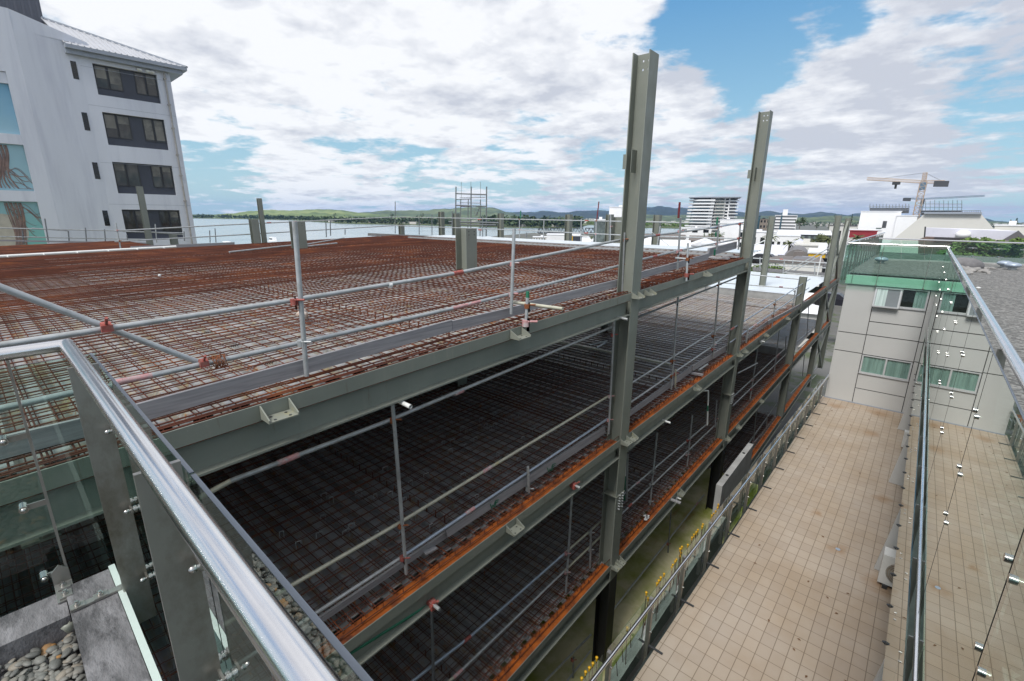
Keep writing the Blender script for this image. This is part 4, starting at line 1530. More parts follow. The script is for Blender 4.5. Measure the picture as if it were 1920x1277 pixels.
for (za_, zb_) in ((-5.675, -5.655), (-3.075, -3.055)):
    mb = MB()
    mb.box((-1.285, -.045, za_), (.19, .02, zb_), W)
    mb.build('window_sill', M['winframe'], wing)
mb = MB()
mb.box((-2.21, -.02, -6.93), (1.5, -.001, -6.86), W)
mb.build('base_flashing', M['gutter'], wing)
window(-1.28, .185, -5.65, -4.95, 'curtains')
w_ = window(-1.28, .185, -3.05, -2.36, 'open')
mb = MB()     # the open awning sash
sx0, sx1 = -1.30, -.54
mb.box((sx0, -.17, -3.08), (sx1, -.14, -3.03), W)
mb.box((sx0, -.08, -2.42), (sx1, -.03, -2.37), W)
for x in (sx0, sx1 - .05):
    mb.prism([W(x, -.17, -3.05), W(x, -.14, -3.05), W(x, -.03, -2.38), W(x, -.06, -2.38)], V((.05, 0, 0)))
mb.build('open_sash', M['winframe'], w_)
mb = MB()
mb.prism([W(sx0 + .05, -.152, -3.03), W(sx1 - .05, -.152, -3.03), W(sx1 - .05, -.05, -2.42), W(sx0 + .05, -.05, -2.42)], V((0, .005, 0)))
mb.build('pane', M['winglass_grey'], w_)
mb = MB()
mb.prism([W(sx0 + .06, -.16, -3.03), W(sx0 + .36, -.16, -3.03), W(sx0 + .36, -.058, -2.42), W(sx0 + .06, -.058, -2.42)], V((0, .004, 0)))
mb.build('curtain', M['curtain'], w_)
# mint fascia and glass above the end wall
fb = thing('glass_balustrade', W(-1, 0, ZR), 'deep green glass balustrade along the roof edge above the panelled end wall', 'balustrade')
mb = MB()
mb.box((-2.24, -.06, -2.33), (.42, .05, -2.02), W)
mb.build('fascia', M['fascia'], fb)
MB().tube(W(-2.36, -.06, -.855), W(.40, -.02, -.87), .030, 14).build('handrail', M['stainless'], fb)
MB().tube(W(-2.36, -.06, -.855), W(-2.36, 15, -.78), .030, 14).build('handrail', M['stainless'], fb)
for a, b_ in ((-2.40, -1.32), (-1.31, -.02), (-.01, .40)):
    mb = MB()
    mb.box((a, -.13, -.93), (b_, -.118, -2.38), W)
    o = mb.build('glass_panel', M['glass_far'], fb)
    mb = MB()
    mb.tube(W(b_, -.15, -2.3), W(b_, -.05, -2.3), .022, 10)
    mb.tube(W(b_, -.15, -1.5), W(b_, -.05, -1.5), .018, 10)
    mb.build('glass_fixing', M['stainless_dull'], o)
mb = MB()
mb.box((-2.42, -.12, -.93), (-2.408, 15, -2.35), W)
mb.build('glass_panel', M['glass_far'], fb)
for x in (-2.05, -1.32, -.02):
    mb = MB()
    mb.box((x - .006, -.11, -.87), (x + .006, .0, -2.3), W)
    mb.build('fin_post', M['stainless_dull'], fb)
for k in range(14):
    mb = MB()
    mb.box((-2.39, .6 + k * 1.05, -.85), (-2.34, .62 + k * 1.05, -2.3), W)
    mb.build('fin_post', M['stainless_dull'], fb)
# far roof edge
kb = thing('glass_balustrade', V((6, 37, ZR)), 'distant glass balustrade at the back of the gravel roof before the green shrubs', 'balustrade')
q0, q1 = ony_ = (zp(1648, 487, ZR), zp(1975, 500, ZR))
r0, r1 = at(1648, 447, math.hypot(q0.x, q0.y)), at(1975, 458, math.hypot(q1.x, q1.y))
MB().tube(r0, r1, .035, 10).build('handrail', M['stainless'], kb)
N_ = 7
for i in range(N_):
    a, b_ = q0.lerp(q1, i / N_ + .002), q0.lerp(q1, (i + 1) / N_ - .002)
    c_, d_ = r0.lerp(r1, i / N_ + .002) - V((0, 0, .06)), r0.lerp(r1, (i + 1) / N_ - .002) - V((0, 0, .06))
    n_ = (q1 - q0).cross(V((0, 0, 1))).normalized()
    mb = MB()
    mb.prism([a, b_, d_, c_], n_ * .012)
    o = mb.build('glass_panel', M['glass_far'], kb)
    mb = MB()
    for z in (.35, .75):
        p = b_.lerp(d_, z)
        mb.tube(p - n_ * .06, p + n_ * .06, .04, 8)
        mb.obox(p, (q1 - q0).normalized() * .16, n_ * .012, V((0, 0, .02)))
    mb.build('glass_fixing', M['stainless_bolt'], o)
mb = MB()
mb.bar(q0 + V((0, 0, .02)), q1 + V((0, 0, .02)), .25, .1)
mb.build('base_kerb', M['conc_light'], kb)
# stones and domed vents on the gravel roof
p0 = zp(1812, 486, ZR)
mb = MB()
mb.ell(zp(1808, 503, ZR) + V((0, 0, .14)), .62, .36, .30, 14, 8, Euler((.1, .05, .3)).to_matrix(), .05)
tag(mb.build('boulder', mat('dark_boulder', (.16, .155, .16), .8, 0, .3, 3, bmp=.3)), 'large dark rounded boulder at the far left corner of the gravel roof', 'boulder')
M['stone'] = mat('split_stone', (.27, .26, .25), .85, 0, .3, 4, bmp=.3)
for i in range(26):
    u = RND.random()
    p = zp(1795 + 62 * u + RND.uniform(-6, 6), 506 + RND.uniform(-3, 9), ZR)
    s_ = RND.uniform(.06, .16)
    mb = MB()
    mb.ell(p + V((0, 0, s_ * .3)), s_ * 1.4, s_, s_ * .55, 7, 5, Euler((RND.uniform(-.3, .3), RND.uniform(-.3, .3), RND.uniform(0, 6))).to_matrix(), .22)
    tag(mb.build('stone', M['stone']), 'small grey stone in the heap beside the dark boulder on the gravel roof', 'stone', 'stones heaped beside the boulder')
for px, py, lab in ((1882, 502, 'left of the two grey domed vents on the gravel roof'), (1897, 506, 'right of the two grey domed vents on the gravel roof'), (1651, 494, 'small domed vent seen through the deep green glass')):
    p = zp(px, py, ZR)
    t = thing('roof_vent', p, lab, 'vent')
    MB().tube(p, p + V((0, 0, .16)), .13, 14).build('collar', M['galv'], t)
    MB().ell(p + V((0, 0, .19)), .26, .26, .11, 16, 8).build('dome', M['galv_blue'], t)
MB_ = MB().ell(zp(1834, 541, ZR) + V((0, 0, .02)), .06, .05, .03, 8, 5)
tag(MB_.build('pale_stone', M['pvc']), 'single pale stone on the dark gravel roof', 'stone')

# ------------------------------------------------------------------ tiled terrace below
mb = MB()
mb.box((-2.26, -4, -7.2), (1.5, 21.45, -6.9))
tag(mb.build('terrace', M['tiles'], org=(-1.0, 10, -6.9)), kind='structure')
mb = MB()
mb.box((-2.32, -4, -10.9), (-2.263, 21.5, -6.98))
tag(mb.build('terrace_edge', mat('dark_green_edge', (.018, .026, .024), .5)), kind='structure')
TL = lambda x, y, z: V((x + .010 * (y - 8), y, z))
tb = thing('glass_balustrade', TL(-2.35, 9, -6.9), 'long stainless rail with glass and fin posts along the left edge of the tiled terrace', 'balustrade')
MB().tube(TL(-2.31, 1, -5.93), TL(-2.31, 21.3, -5.93), .027, 16).build('handrail', M['stainless'], tb)
fy = [3.55 + 1.302 * i for i in range(14)]
for i, y in enumerate(fy):
    mb = MB()
    mb.box((-2.40, y - .03, -5.95), (-2.34, y + .03, -7.25), TL)
    o = mb.build('fin_post', M['stainless_dull'], tb)
    mb = MB()
    mb.box((-2.52, y - .02, -6.885), (-2.10, y + .02, -6.875), TL)
    mb.build('bracket_arm', M['dkmetal'], o)
    mb = MB()
    for z in (-6.2, -6.6):
        mb.tube(TL(-2.34, y, z), TL(-2.315, y, z), .016, 10)
    mb.tube(TL(-2.42, y + .1, -6.87), TL(-2.42, y + .1, -6.83), .02, 8)
    mb.build('bolt', M['stainless_bolt'], o)
    a, b_ = (fy[i - 1] if i else y - 1.3) + .04, y - .04
    mb = MB()
    mb.box((-2.44, a, -5.98), (-2.43, b_, -7.2), TL)
    mb.build('glass_panel', M['glass'], tb)

# tile drain with star crack
pd = zp(1571, 1030, -6.9)
t = thing('floor_drain', pd, 'small round floor drain in the terrace tiles', 'drain')
MB().tube(pd, pd + V((0, 0, .008)), .045, 16).build('grate', M['galv_blue'], t)
# air conditioning units
for (px, py, lab, k) in ((1672, 1108, 'white air conditioning unit on the terrace with a rust stained fan, nearer one', 1.0), (1700, 845, 'small white air conditioning unit far down the terrace', .8)):
    p = zp(px, py, -6.9)
    p = V((.52 if k == 1 else .53, p.y, -6.9))
    t = thing('air_conditioner', p, lab, 'air conditioner', 'air conditioners on the terrace')
    w_, d_, h_ = .85 * k, .30 * k, .62 * k
    mb = MB()
    mb.box((p.x - .18, p.y, p.z + .08), (p.x + .66 * k, p.y + d_, p.z + .08 + h_))
    mb.build('casing', M['acwhite'], t)
    c_ = V((p.x + .14, p.y - .004, p.z + .08 + h_ * .48))
    mb = MB()
    mb.tube(c_, c_ + V((0, .003, 0)), .24 * k, 24)
    mb.build('fan_opening', mat('rust_stained_fan', (.30, .27, .22), .6, .1, .3, 6, (.30, .17, .07)), t)
    mb = MB()
    for i in range(7):
        rr = .03 + .033 * i
        mb.path([c_ + V((math.cos(a) * rr * k, -.008, math.sin(a) * rr * k)) for a in [j * PI / 12 for j in range(25)]], .004, 4)
    mb.build('fan_grille', M['galv'], t)
    mb = MB()
    for x in (-.1, .4):
        mb.box((p.x + x, p.y - .04, p.z), (p.x + x + .08, p.y + d_ + .04, p.z + .08))
    mb.build('foot', M['dkmetal'], t)
    if k == 1:
        mb = MB()
        mb.box((p.x - .02, p.y + .75, p.z + .3), (p.x + .3, p.y + .9, p.z + .7))
        mb.box((p.x - .12, p.y + .38, p.z + .3), (p.x + .02, p.y + .5, p.z + .45))
        mb.build('pipe_box', M['acwhite'], t)

# dry leaves blown over the tiles
M['dry_leaf'] = mat('dry_leaf', (.16, .085, .04), .8, 0, .3, 8)
for i in range(26):
    x, y = RND.uniform(-2.1, .2), RND.uniform(6.5, 21)
    a = RND.uniform(0, 6.28)
    u, w = V((math.cos(a), math.sin(a), 0)) * .035, V((-math.sin(a), math.cos(a), 0)) * .018
    p = V((x, y, -6.893))
    mb = MB()
    mb.add([p - u, p - w + V((0, 0, .012)), p + u, p + w + V((0, 0, .008))], [(0, 1, 2), (0, 2, 3)])
    tag(mb.build('dry_leaf', M['dry_leaf'], org=p), 'small dry brown leaf lying on the terrace tiles', 'leaf', 'dry leaves on the terrace')
# ------------------------------------------------------------------ white apartment block on the left
M['winglass_blk'] = mat('reflection_mottled_glass', (.05, .05, .05), .03, 0, .4, .5, (.13, .125, .11), .45, .7, (1, 1.5, .8))  # paler mottling in the colour stands for mirrored buildings
M['pane_reflection'] = mat('painted_pane_reflection', (.20, .19, .165), .35, 0, .25, .8, (.10, .098, .09), .45, .6)  # beige tone imitating reflections in the panes
KB = 1.1191
XB = -40.0


def L(x, y, z): return V((XB + x, y * KB, z * KB))


blk = thing('apartment_block', L(-5, 6, -11), 'lilac white apartment block with hipped metal roof, dark window bands and a painted mural', 'apartment block')
rows = [(6.246, 7.795), (3.675, 5.376), (1.069, 2.782), (-1.55, .165)]
y0, y1 = 5.88, 8.74
mb = MB()
mb.box((-18, 5.35, -12), (-.30, 9.38, 8.3), L)
mb.build('core_wall', M['blockwall'], blk)
mb = MB()
mb.box((-.298, 5.35, -12), (0, y0, 8.3), L)
mb.box((-.298, y1, -12), (0, 9.40, 8.3), L)
zz = -12
for (a, b_) in sorted(rows):
    mb.box((-.298, y0, zz), (0, y1, a), L)
    zz = b_
mb.box((-.298, y0, zz), (0, y1, 8.3), L)
mb.build('wall', M['blockwall'], blk)
for (a, b_) in rows:
    mb = MB()
    mb.box((-.26, y0, a), (-.20, y1, b_), L)
    o = mb.build('window_band', M['slate'], blk)
    h = b_ - a
    for k_, (u, v) in enumerate(((.015, .205), (.215, .42), (.63, .80), (.81, .985))):
        ya, yb = y0 + (y1 - y0) * u, y0 + (y1 - y0) * v
        za, zb = a + h * .24, b_ - h * .02
        mb = MB()
        mb.box((-.203, ya + .04, za + .05), (-.193, yb - .04, zb - .05), L)
        pn = mb.build('pane', M['winglass_blk'], o)
        fm = MB()
        for (p0, p1) in (((ya, za), (yb, za + .05)), ((ya, zb - .05), (yb, zb)), ((ya, za + .05), (ya + .04, zb - .05)), ((yb - .04, za + .05), (yb, zb - .05))):
            fm.box((-.205, p0[0], p0[1]), (-.165, p1[0], p1[1]), L)
        fm.build('window_frame', M['dkmetal'], o)
        drop = ((.55, .75, .0, .45), (.6, .35, .95, .95), (.3, .0, .5, .25), (0, .2, .0, .3))[rows.index((a, b_))][k_]
        if drop:
            bm_ = MB()
            bm_.box((-.1935, ya + .045, zb - .055 - (zb - za - .1) * drop), (-.188, yb - .045, zb - .055), L)
            bm_.build('pane_reflection', M['pane_reflection'], o)  # added sheet over the upper pane, a reflection put in as colour
mb = MB()
for z in (7.85, 5.95, 3.0, .75):
    mb.box((0.0005, 5.36, z - .30), (.004, 9.39, z - .285), L)
mb.build('render_joint', M['gutter'], blk)
# slit window wall (turned slightly) and mural wall
mb = MB()
mb.prism([L(0, 5.352, -12), L(.28, 3.05, -12), L(-2, 3.05, -12), L(-2, 5.352, -12)], V((0, 0, 20.6 * KB)))
mb.prism([L(.26, 3.05, 8.6), L(0, 5.9, 8.6), L(-.3, 5.9, 8.6), L(-.3, 3.05, 8.6)], V((0, 0, .10)))
mb.prism([L(.26, 3.05, 8.62), L(0, 5.85, 8.62), L(-.01, 5.85, 8.75), L(.25, 3.05, 9.5)], V((-.3, 0, 0)))
mb.build('wall', M['blockwall'], blk)
mb = MB()
mb.box((-2, 2.43, -12), (.275, 3.048, 9.5), L)
mb.box((-2, -9, 6.62), (.275, 2.428, 9.58), L)
mb.box((-2, -9, -12), (-.02, 2.428, 6.61), L)
mb.build('wall', M['blockwall'], blk)
for z in (3.72, 3.20, 1.05, .52):
    pass
mb = MB()
for (a, b_) in ((3.28, 3.76), (.50, 1.03), (6.1, 6.6)):
    mb.box((-.02, -9, a), (.20, 2.427, b_), L)
mb.build('ledge', M['blockwall'], blk)


def muralmat():
    mt, t, b = nt('mural_paint')
    tc = t.nodes.new('ShaderNodeTexCoord')
    sp = t.nodes.new('ShaderNodeSeparateXYZ')
    t.links.new(tc.outputs['Object'], sp.inputs[0])
    mr = t.nodes.new('ShaderNodeMapRange')
    mr.inputs[1].default_value = 9
    mr.inputs[2].default_value = 21
    t.links.new(sp.outputs[2], mr.inputs[0])
    n = noise(t, coords(t), .35, 4)
    ad = t.nodes.new('ShaderNodeMath')
    ad.operation = 'MULTIPLY_ADD'
    ad.inputs[1].default_value = .3
    ad.inputs[2].default_value = -.15
    t.links.new(n, ad.inputs[0])
    a2 = t.nodes.new('ShaderNodeMath')
    t.links.new(ad.outputs[0], a2.inputs[0])
    t.links.new(mr.outputs[0], a2.inputs[1])
    base = ramp(t, a2.outputs[0], [(.0, (.16, .46, .38)), (.35, (.28, .46, .52)), (.62, (.33, .52, .60)), (1, (.12, .36, .60))])
    t.links.new(base, b.inputs['Base Color'])
    b.inputs['Roughness'].default_value = .7
    return mt


M['mural'] = muralmat()
M['hair'] = mat('painted_hair', (.22, .155, .14), .7, 0, .3, 3, (.30, .20, .16), .5, .65)
for (a, b_) in ((3.77, 6.09), (1.04, 3.27), (-3, .49)):
    mb = MB()
    mb.box((-.018, -9, a), (.0, 2.425, b_), L)
    o = mb.build('mural_panel', M['mural'], blk)
    if b_ < 4:
        mb = MB()
        for i in range(9):
            yb = 1.45 + RND.uniform(-.3, .35)
            zb = b_ - (.9 if b_ > 2 else 0) - RND.uniform(.0, .5)
            am, ph = RND.uniform(.2, .5), RND.uniform(0, 6)
            pts = []
            for k in range(12):
                u = k / 11
                pts.append(L(.004, yb + .85 * u * RND.uniform(.97, 1.0) + (i * .02), max(a + .1, zb - u * (1.2 if i % 2 else .5) + am * .5 * math.sin(ph + 5 * u))))
            mb.path(pts, .010 + .010 * RND.random(), 5)
        for i in range(12):
            pts = [L(.006, 1.22 + .055 * i + .05 * math.sin(i * 2.1 + .0) + .25 * math.sin(k * .5 + i * .2) * (k / 9), b_ - .05 - (b_ - a - .15) * k / 9) for k in range(10)]
            mb.path(pts, .018 + .008 * (i % 3), 6)
        mb.build('painted_hair', M['hair'], o)
    if b_ < 1:
        mb = MB()
        mb.tube(L(.001, .95, -1.0), L(.004, .95, -1.0), 1.0, 30)
        mb.build('painted_shape', mat('painted_cream', (.45, .42, .36), .7), o)
for (ya, yb, za, zb) in ((4.93, 5.2, 6.84, 7.70), (4.95, 5.22, 4.32, 5.22), (4.95, 5.22, 1.8, 2.68), (4.95, 5.22, -.75, .1)):
    xo = .28 * (5.352 - (ya + yb) / 2) / (5.352 - 3.05)
    mb = MB()
    mb.box((xo - .03, ya, za), (xo + .012, yb, zb), L)
    mb.build('slit_window', M['winglass_dark'], blk)
mb = MB()   # gutters
mb.box((0.0, 4.85, 8.0), (.35, 10.0, 8.22), L)
mb.box((.0, 4.85, 8.22), (.55, 10.22, 8.40), L)
mb.box((-16, 9.42, 8.22), (0.0, 10.22, 8.40), L)
mb.box((-16, 9.42, 8.0), (0.0, 10.0, 8.22), L)
mb.build('gutter', M['gutter'], blk)
E0, E1, E2 = L(.55, 4.85, 8.405), L(.55, 10.22, 8.405), L(-16, 10.22, 8.405)
d = ray(84, 36)
RP = d * ((XB - 6) / d.x)
RB = V((XB - 16, RP.y, RP.z))
R0 = V((RP.x, E0.y - 4, RP.z))
E00 = V((E0.x, E0.y - 4, E0.z))
mb = MB()
mb.add([E0, E1, RP, V((RP.x, E0.y, RP.z)), E2, RB], [(0, 1, 2, 3), (1, 4, 5, 2)])
o = mb.build('roof', M['blockroof'], blk)
mb = MB()
for i in range(22):
    u = i / 21
    a = E0.lerp(E1, u) + V((0, 0, .02))
    ym = a.y
    # seam climbs the slope until it meets the hip
    f = 1.0 if ym <= RP.y else (E1.y - ym) / (E1.y - RP.y)
    q = V((E0.x + (RP.x - E0.x) * f, ym, E0.z + (RP.z - E0.z) * f + .03))
    mb.bar(a, q, .05, .05)
    mb.build('standing_seam', M['blockroof'], o)
    mb = MB()
MB().bar(E1 + V((0, 0, .03)), RP + V((0, 0, .05)), .22, .10).build('hip_cap', M['gutter'], o)
MB().bar(V((RP.x, E0.y, RP.z + .05)), RP + V((0, 0, .05)), .22, .10).build('ridge_cap', M['gutter'], o)
d0, d1 = ray(82, 39), ray(-60, 20)
X3 = XB - 6.5
p, q = d0 * (X3 / d0.x), d1 * (X3 / d1.x)
mb = MB()
mb.box((X3 - 6, q.y - 8, p.z - 3), (X3, p.y, p.z + 7))
for i in range(30):
    mb.box((X3, p.y - .35 * i - .1, p.z - 1), (X3 + .04, p.y - .35 * i - .22, p.z + 7))
mb.build('plant_room', mat('dark_ribbed_cladding', (.12, .125, .15), .5, .2, .05), blk)
mb = MB()
mb.tube(L(.12, 9.1, 8.0), L(.12, 9.1, -8), .055, 10)
for z in (7.6, 6.2, 4.9, 3.4, 2.2, .7):
    mb.box((.0, 9.03, z), (.2, 9.17, z + .08), L)
mb.build('downpipe', mat('weathered_downpipe', (.36, .34, .32), .5, .3, .2, 3), blk)
mb = MB()
for y in (7.95, 8.35, 8.55):
    mb.ell(L(.05, y, 7.9), .12, .16, .10, 8, 5)
mb.build('floodlight', M['pvc'], blk)

# ------------------------------------------------------------------ land, water, hills
ZW, ZG = -16.0, -13.5


def sheet(name, poly, z, mt, t=.5, label=None, kind='structure'):
    mb = MB()
    pts = [V((p.x, p.y, z)) for p in poly]
    n = len(pts)
    mb.add(pts + [p - V((0, 0, t)) for p in pts], [tuple(range(n))] + [(i, i + n, (i + 1) % n + n, (i + 1) % n) for i in range(n)])
    o = mb.build(name, mt)
    # wind the top face upwards
    me = o.data
    if me.polygons[0].normal.z < 0:
        me.flip_normals()
    return tag(o, label, None, None, kind)


def watermat():
    mt, t, b = nt('harbour_water')
    v = coords(t, (.02, .02, .02))
    base = ramp(t, noise(t, v, 1.2, 5), [(.3, (.20, .27, .30)), (.7, (.30, .37, .40))])
    t.links.new(base, b.inputs['Base Color'])
    b.inputs['Roughness'].default_value = .22
    bump(t, b, noise(t, coords(t), .35, 4), .35, .3)
    return mt


M['water'] = watermat()
M['ground'] = mat('town_ground', (.13, .13, .125), .9, 0, .3, .05, (.07, .09, .045), .5, .6)
M['farland'] = mat('far_green_land', (.075, .105, .035), .9, 0, .35, .012, (.16, .15, .08), .5, .65)
sheet('water', [V((-9000, -3000, 0)), V((9000, -3000, 0)), V((9000, 9500, 0)), V((-9000, 9500, 0))], ZW, M['water'], 1)
sheet('ground', [V((-42, -60, 0)), V((400, -60, 0)), at(2100, 400, 2500), at(1700, 400, 2600), at(1340, 400, 2400), at(1335, 400, 760), at(1300, 400, 440), at(1000, 400, 400), at(930, 400, 330), at(700, 400, 160), at(300, 400, 70)], ZG, M['ground'], 4)
far_pts = [(-200, 1900), (367, 1800), (470, 1600), (540, 1400), (640, 900), (740, 830), (850, 740), (930, 680), (1000, 665), (1080, 690), (1092, 780), (1105, 950), (1150, 880), (1210, 760), (1300, 740), (1380, 720)]
sheet('far_land', [at(x, 400, D) for x, D in far_pts] + [at(1500, 400, 7500), at(900, 400, 8000), at(300, 400, 8000), at(-300, 400, 7500)], ZW + .9, M['farland'], 3)


def hillmat(name, a, b_, c_):
    mt, t, b = nt(name)
    v = coords(t, (.0022, .0022, .004))
    base = ramp(t, noise(t, v, 1.6, 8, .62), [(.36, a), (.5, b_), (.66, c_)])
    t.links.new(base, b.inputs['Base Color'])
    b.inputs['Roughness'].default_value = .95
    return mt


M['hill_green'] = hillmat('pasture_hills', (.035, .06, .02), (.12, .17, .045), (.22, .26, .09))
M['hill_mid'] = hillmat('wooded_hills', (.03, .05, .03), (.07, .10, .04), (.14, .17, .07))
M['hill_far'] = hillmat('forest_range', (.010, .022, .022), (.02, .036, .032), (.05, .065, .04))


def interp(pts, x):
    for i in range(len(pts) - 1):
        if pts[i][0] <= x <= pts[i + 1][0]:
            u = (x - pts[i][0]) / (pts[i + 1][0] - pts[i][0])
            u = u * u * (3 - 2 * u)
            return pts[i][1] * (1 - u) + pts[i + 1][1] * u
    return pts[-1][1]


def ridge(name, prof, D, mt, front=.72, back=1.35, rough=.5, rows=12):
    mb = MB()
    xs = []
    x = prof[0][0]
    while x <= prof[-1][0]:
        xs.append(x)
        x += 3
    vs = []
    nr = rows
    ph = [RND.uniform(0, 6) for _ in range(12)]
    for x in xs:
        yt = interp(prof, x) + rough * .5 * (math.sin(x * .31 + ph[0]) * .5 + math.sin(x * .83 + ph[1]) * .35)
        zc = at(x, yt, D).z
        ed = min(1, (x - xs[0]) / 25, (xs[-1] - x) / 25)
        for k in range(nr + 1):
            u = k / nr
            Dk = D * (front + (back - front) * u)
            uc = (1 - front) / (back - front)
            s_ = u / uc if u < uc else (1 - u) / (1 - uc)
            s_ = s_ ** .8
            rel = 1 + .22 * (1 - s_) * s_ * 4 * (math.sin(x * .12 + u * 9 + ph[2]) * .5 + math.sin(x * .29 - u * 15 + ph[3]) * .5)
            p = at(x, 400, Dk)
            vs.append(V((p.x, p.y, ZW + (zc - ZW) * max(0, s_) * rel)))
    n = nr + 1
    mb.add(vs, [(i * n + k, (i + 1) * n + k, (i + 1) * n + k + 1, i * n + k + 1) for i in range(len(xs) - 1) for k in range(nr)], True)
    return tag(mb.build(name, mt), None, None, None, 'structure')


ridge('hills', [(300, 404), (400, 402), (430, 400), (470, 395.5), (500, 392.5), (530, 394), (560, 393.5), (600, 391.5), (640, 393.5), (680, 399), (720, 401.5), (800, 404)], 2600, M['hill_green'])
ridge('hills', [(610, 404), (650, 401), (690, 397), (730, 394), (790, 394), (830, 391), (870, 388.5), (900, 386.5), (925, 389), (950, 396.5), (985, 404)], 3000, M['hill_mid'])
ridge('hills', [(900, 402), (960, 397.5), (1000, 397), (1020, 395), (1060, 398), (1090, 394.5), (1120, 394), (1160, 396), (1180, 391), (1215, 388), (1240, 386), (1265, 389), (1290, 389.5), (1330, 394), (1385, 397), (1410, 399), (1440, 395), (1465, 398), (1500, 401), (1540, 397), (1560, 399), (1590, 403), (1615, 398.5), (1640, 401), (1700, 404), (1850, 409), (1870, 414), (1920, 418), (2050, 420)], 4900, M['hill_far'], .66, 1.3, .8)
ridge('hills', [(1090, 414), (1130, 410), (1180, 405), (1215, 402), (1250, 404), (1290, 402), (1340, 404), (1400, 406), (1440, 404), (1480, 406), (1520, 407), (1560, 404), (1600, 405), (1650, 409), (1760, 412), (1850, 414), (1900, 417), (2000, 420)], 2800, M['hill_mid'], .5, 1.3, .8)


# ------------------------------------------------------------------ trees
def leafcloud(mb, c, rx, ry, rz, n, s_, clumps=7):
    cs = []
    for _ in range(clumps):
        while True:
            q = V((RND.uniform(-1, 1), RND.uniform(-1, 1), RND.uniform(-1, 1)))
            if q.length < 1:
                break
        cs.append((V((q.x * rx * .72, q.y * ry * .72, q.z * rz * .72)), RND.uniform(.3, .5)))
    for i in range(n):
        o_, k = RND.choice(cs)
        d_ = V((RND.gauss(0, 1), RND.gauss(0, 1), RND.gauss(0, 1))).normalized() * RND.random() ** .4
        p = c + o_ + V((d_.x * rx * k, d_.y * ry * k, d_.z * rz * k))
        a = V((RND.gauss(0, 1), RND.gauss(0, 1), RND.gauss(0, .6))).normalized() * s_ * RND.uniform(.6, 1.3)
        b_ = a.orthogonal().normalized() * s_ * RND.uniform(.35, .7)
        mb.add([p - a, p - b_, p + a, p + b_], [(0, 1, 2, 3)])


def tree(px, ytop, ybase, D, wpx, label, leaf='leaf', name='tree', n=420, group=None, cone=False, cr=.72):
    b_ = at(px, ybase, D)
    h = at(px, ytop, D).z - b_.z
    w = wpx / FPX * D * 1.0
    t = thing(name, b_, label, 'tree', group)
    mb = MB()
    mb.tube(b_ - V((0, 0, .3)), b_ + V((0, 0, h * .55)), max(.08, h * .035), 7, max(.04, h * .018))
    for k in range(4):
        a = RND.uniform(0, 6.28)
        mb.tube(b_ + V((0, 0, h * (.3 + .06 * k))), b_ + V((math.cos(a) * w * .25, math.sin(a) * w * .25, h * (.55 + .07 * k))), h * .016, 5, h * .008)
    mb.build('trunk', M['bark'], t)
    mb = MB()
    if cone:
        for k in range(9):
            u = k / 8
            leafcloud(mb, b_ + V((0, 0, h * (.2 + .76 * u))), w * .5 * (1.02 - u), w * .5 * (1.02 - u), h * .07, n // 9, w * .07, 6)
    else:
        leafcloud(mb, b_ + V((0, 0, h * (1 - cr * .5))), w * .52, w * .52, h * cr * .52, n, max(.12, w * .055), 9)
    mb.build('crown', M[leaf], t)
    return t


def palm(px, ytop, ybase, D, wpx, label, group=None):
    b_ = at(px, ybase, D)
    tp = at(px, ytop, D)
    h = tp.z - b_.z
    w = wpx / FPX * D * .5
    t = thing('palm_tree', b_, label, 'palm tree', group)
    tz = h - w * .45
    MB().tube(b_ - V((0, 0, .3)), b_ + V((.1, 0, tz)), .16, 7, .11).build('trunk', M['bark'], t)
    mb = MB()
    c = b_ + V((.1, 0, tz))
    for i in range(22):
        a = RND.uniform(0, 6.28)
        el = RND.uniform(-.1, 1.3)
        pts = []
        for k in range(6):
            u = k / 5
            r_ = w * u * math.cos(el * (1 - .3 * u)) * 1.05
            z = w * (math.sin(el) * u - .75 * u * u * (1.1 - el * .35))
            pts.append(c + V((math.cos(a) * r_, math.sin(a) * r_, z)))
        sd = V((-math.sin(a), math.cos(a), 0))
        for k in range(5):
            wd = w * .13 * (1 - k / 5.5)
            for s_ in (-1, 1):
                mb.add([pts[k], pts[k + 1], pts[k + 1] + sd * s_ * wd * .8 - V((0, 0, wd * .7)), pts[k] + sd * s_ * wd - V((0, 0, wd * .7))], [(0, 1, 2, 3)])
    mb.build('fronds', M['leaf_palm'], t)
    return t


# trees standing between the town roofs
for i, (px, D) in enumerate(((1196, 200), (1222, 190), (1258, 210), (1305, 190), (1362, 185), (1380, 160), (1406, 150), (1430, 155), (1458, 150), (1484, 125), (1512, 150), (1524, 140), (1560, 150), (1578, 170), (1616, 175), (1640, 170))):
    p_ = at(px, 400, D)
    yb_ = 407 + (-ZG) / D * FPX * .93
    tree(px, yb_ - RND.uniform(9, 15) * 150 / D, yb_, D, RND.uniform(8, 13) * 150 / D, 'small green tree standing between the white roofs of the town', RND.choice(('leaf', 'leaf_dark')), n=170, group='trees between the town roofs')
# woods on the far shores: single trunks cannot be told apart from here
def woods(name, pts, n, hmin, hmax, label, leaf='leaf_dark', depth=60):
    mb = MB()
    for i in range(n):
        u = RND.random() * (len(pts) - 1)
        k = int(u)
        x = pts[k][0] + (pts[k + 1][0] - pts[k][0]) * (u - k)
        D = pts[k][1] + (pts[k + 1][1] - pts[k][1]) * (u - k) + RND.uniform(4, depth)
        p = at(x, 400, D)
        h = RND.uniform(hmin, hmax)
        leafcloud(mb, V((p.x, p.y, ZW + .9 + h * .5)), h * .6, h * .6, h * .52, 16, h * .2, 4)
    return tag(mb.build(name, M[leaf]), label, 'woods', None, 'stuff')


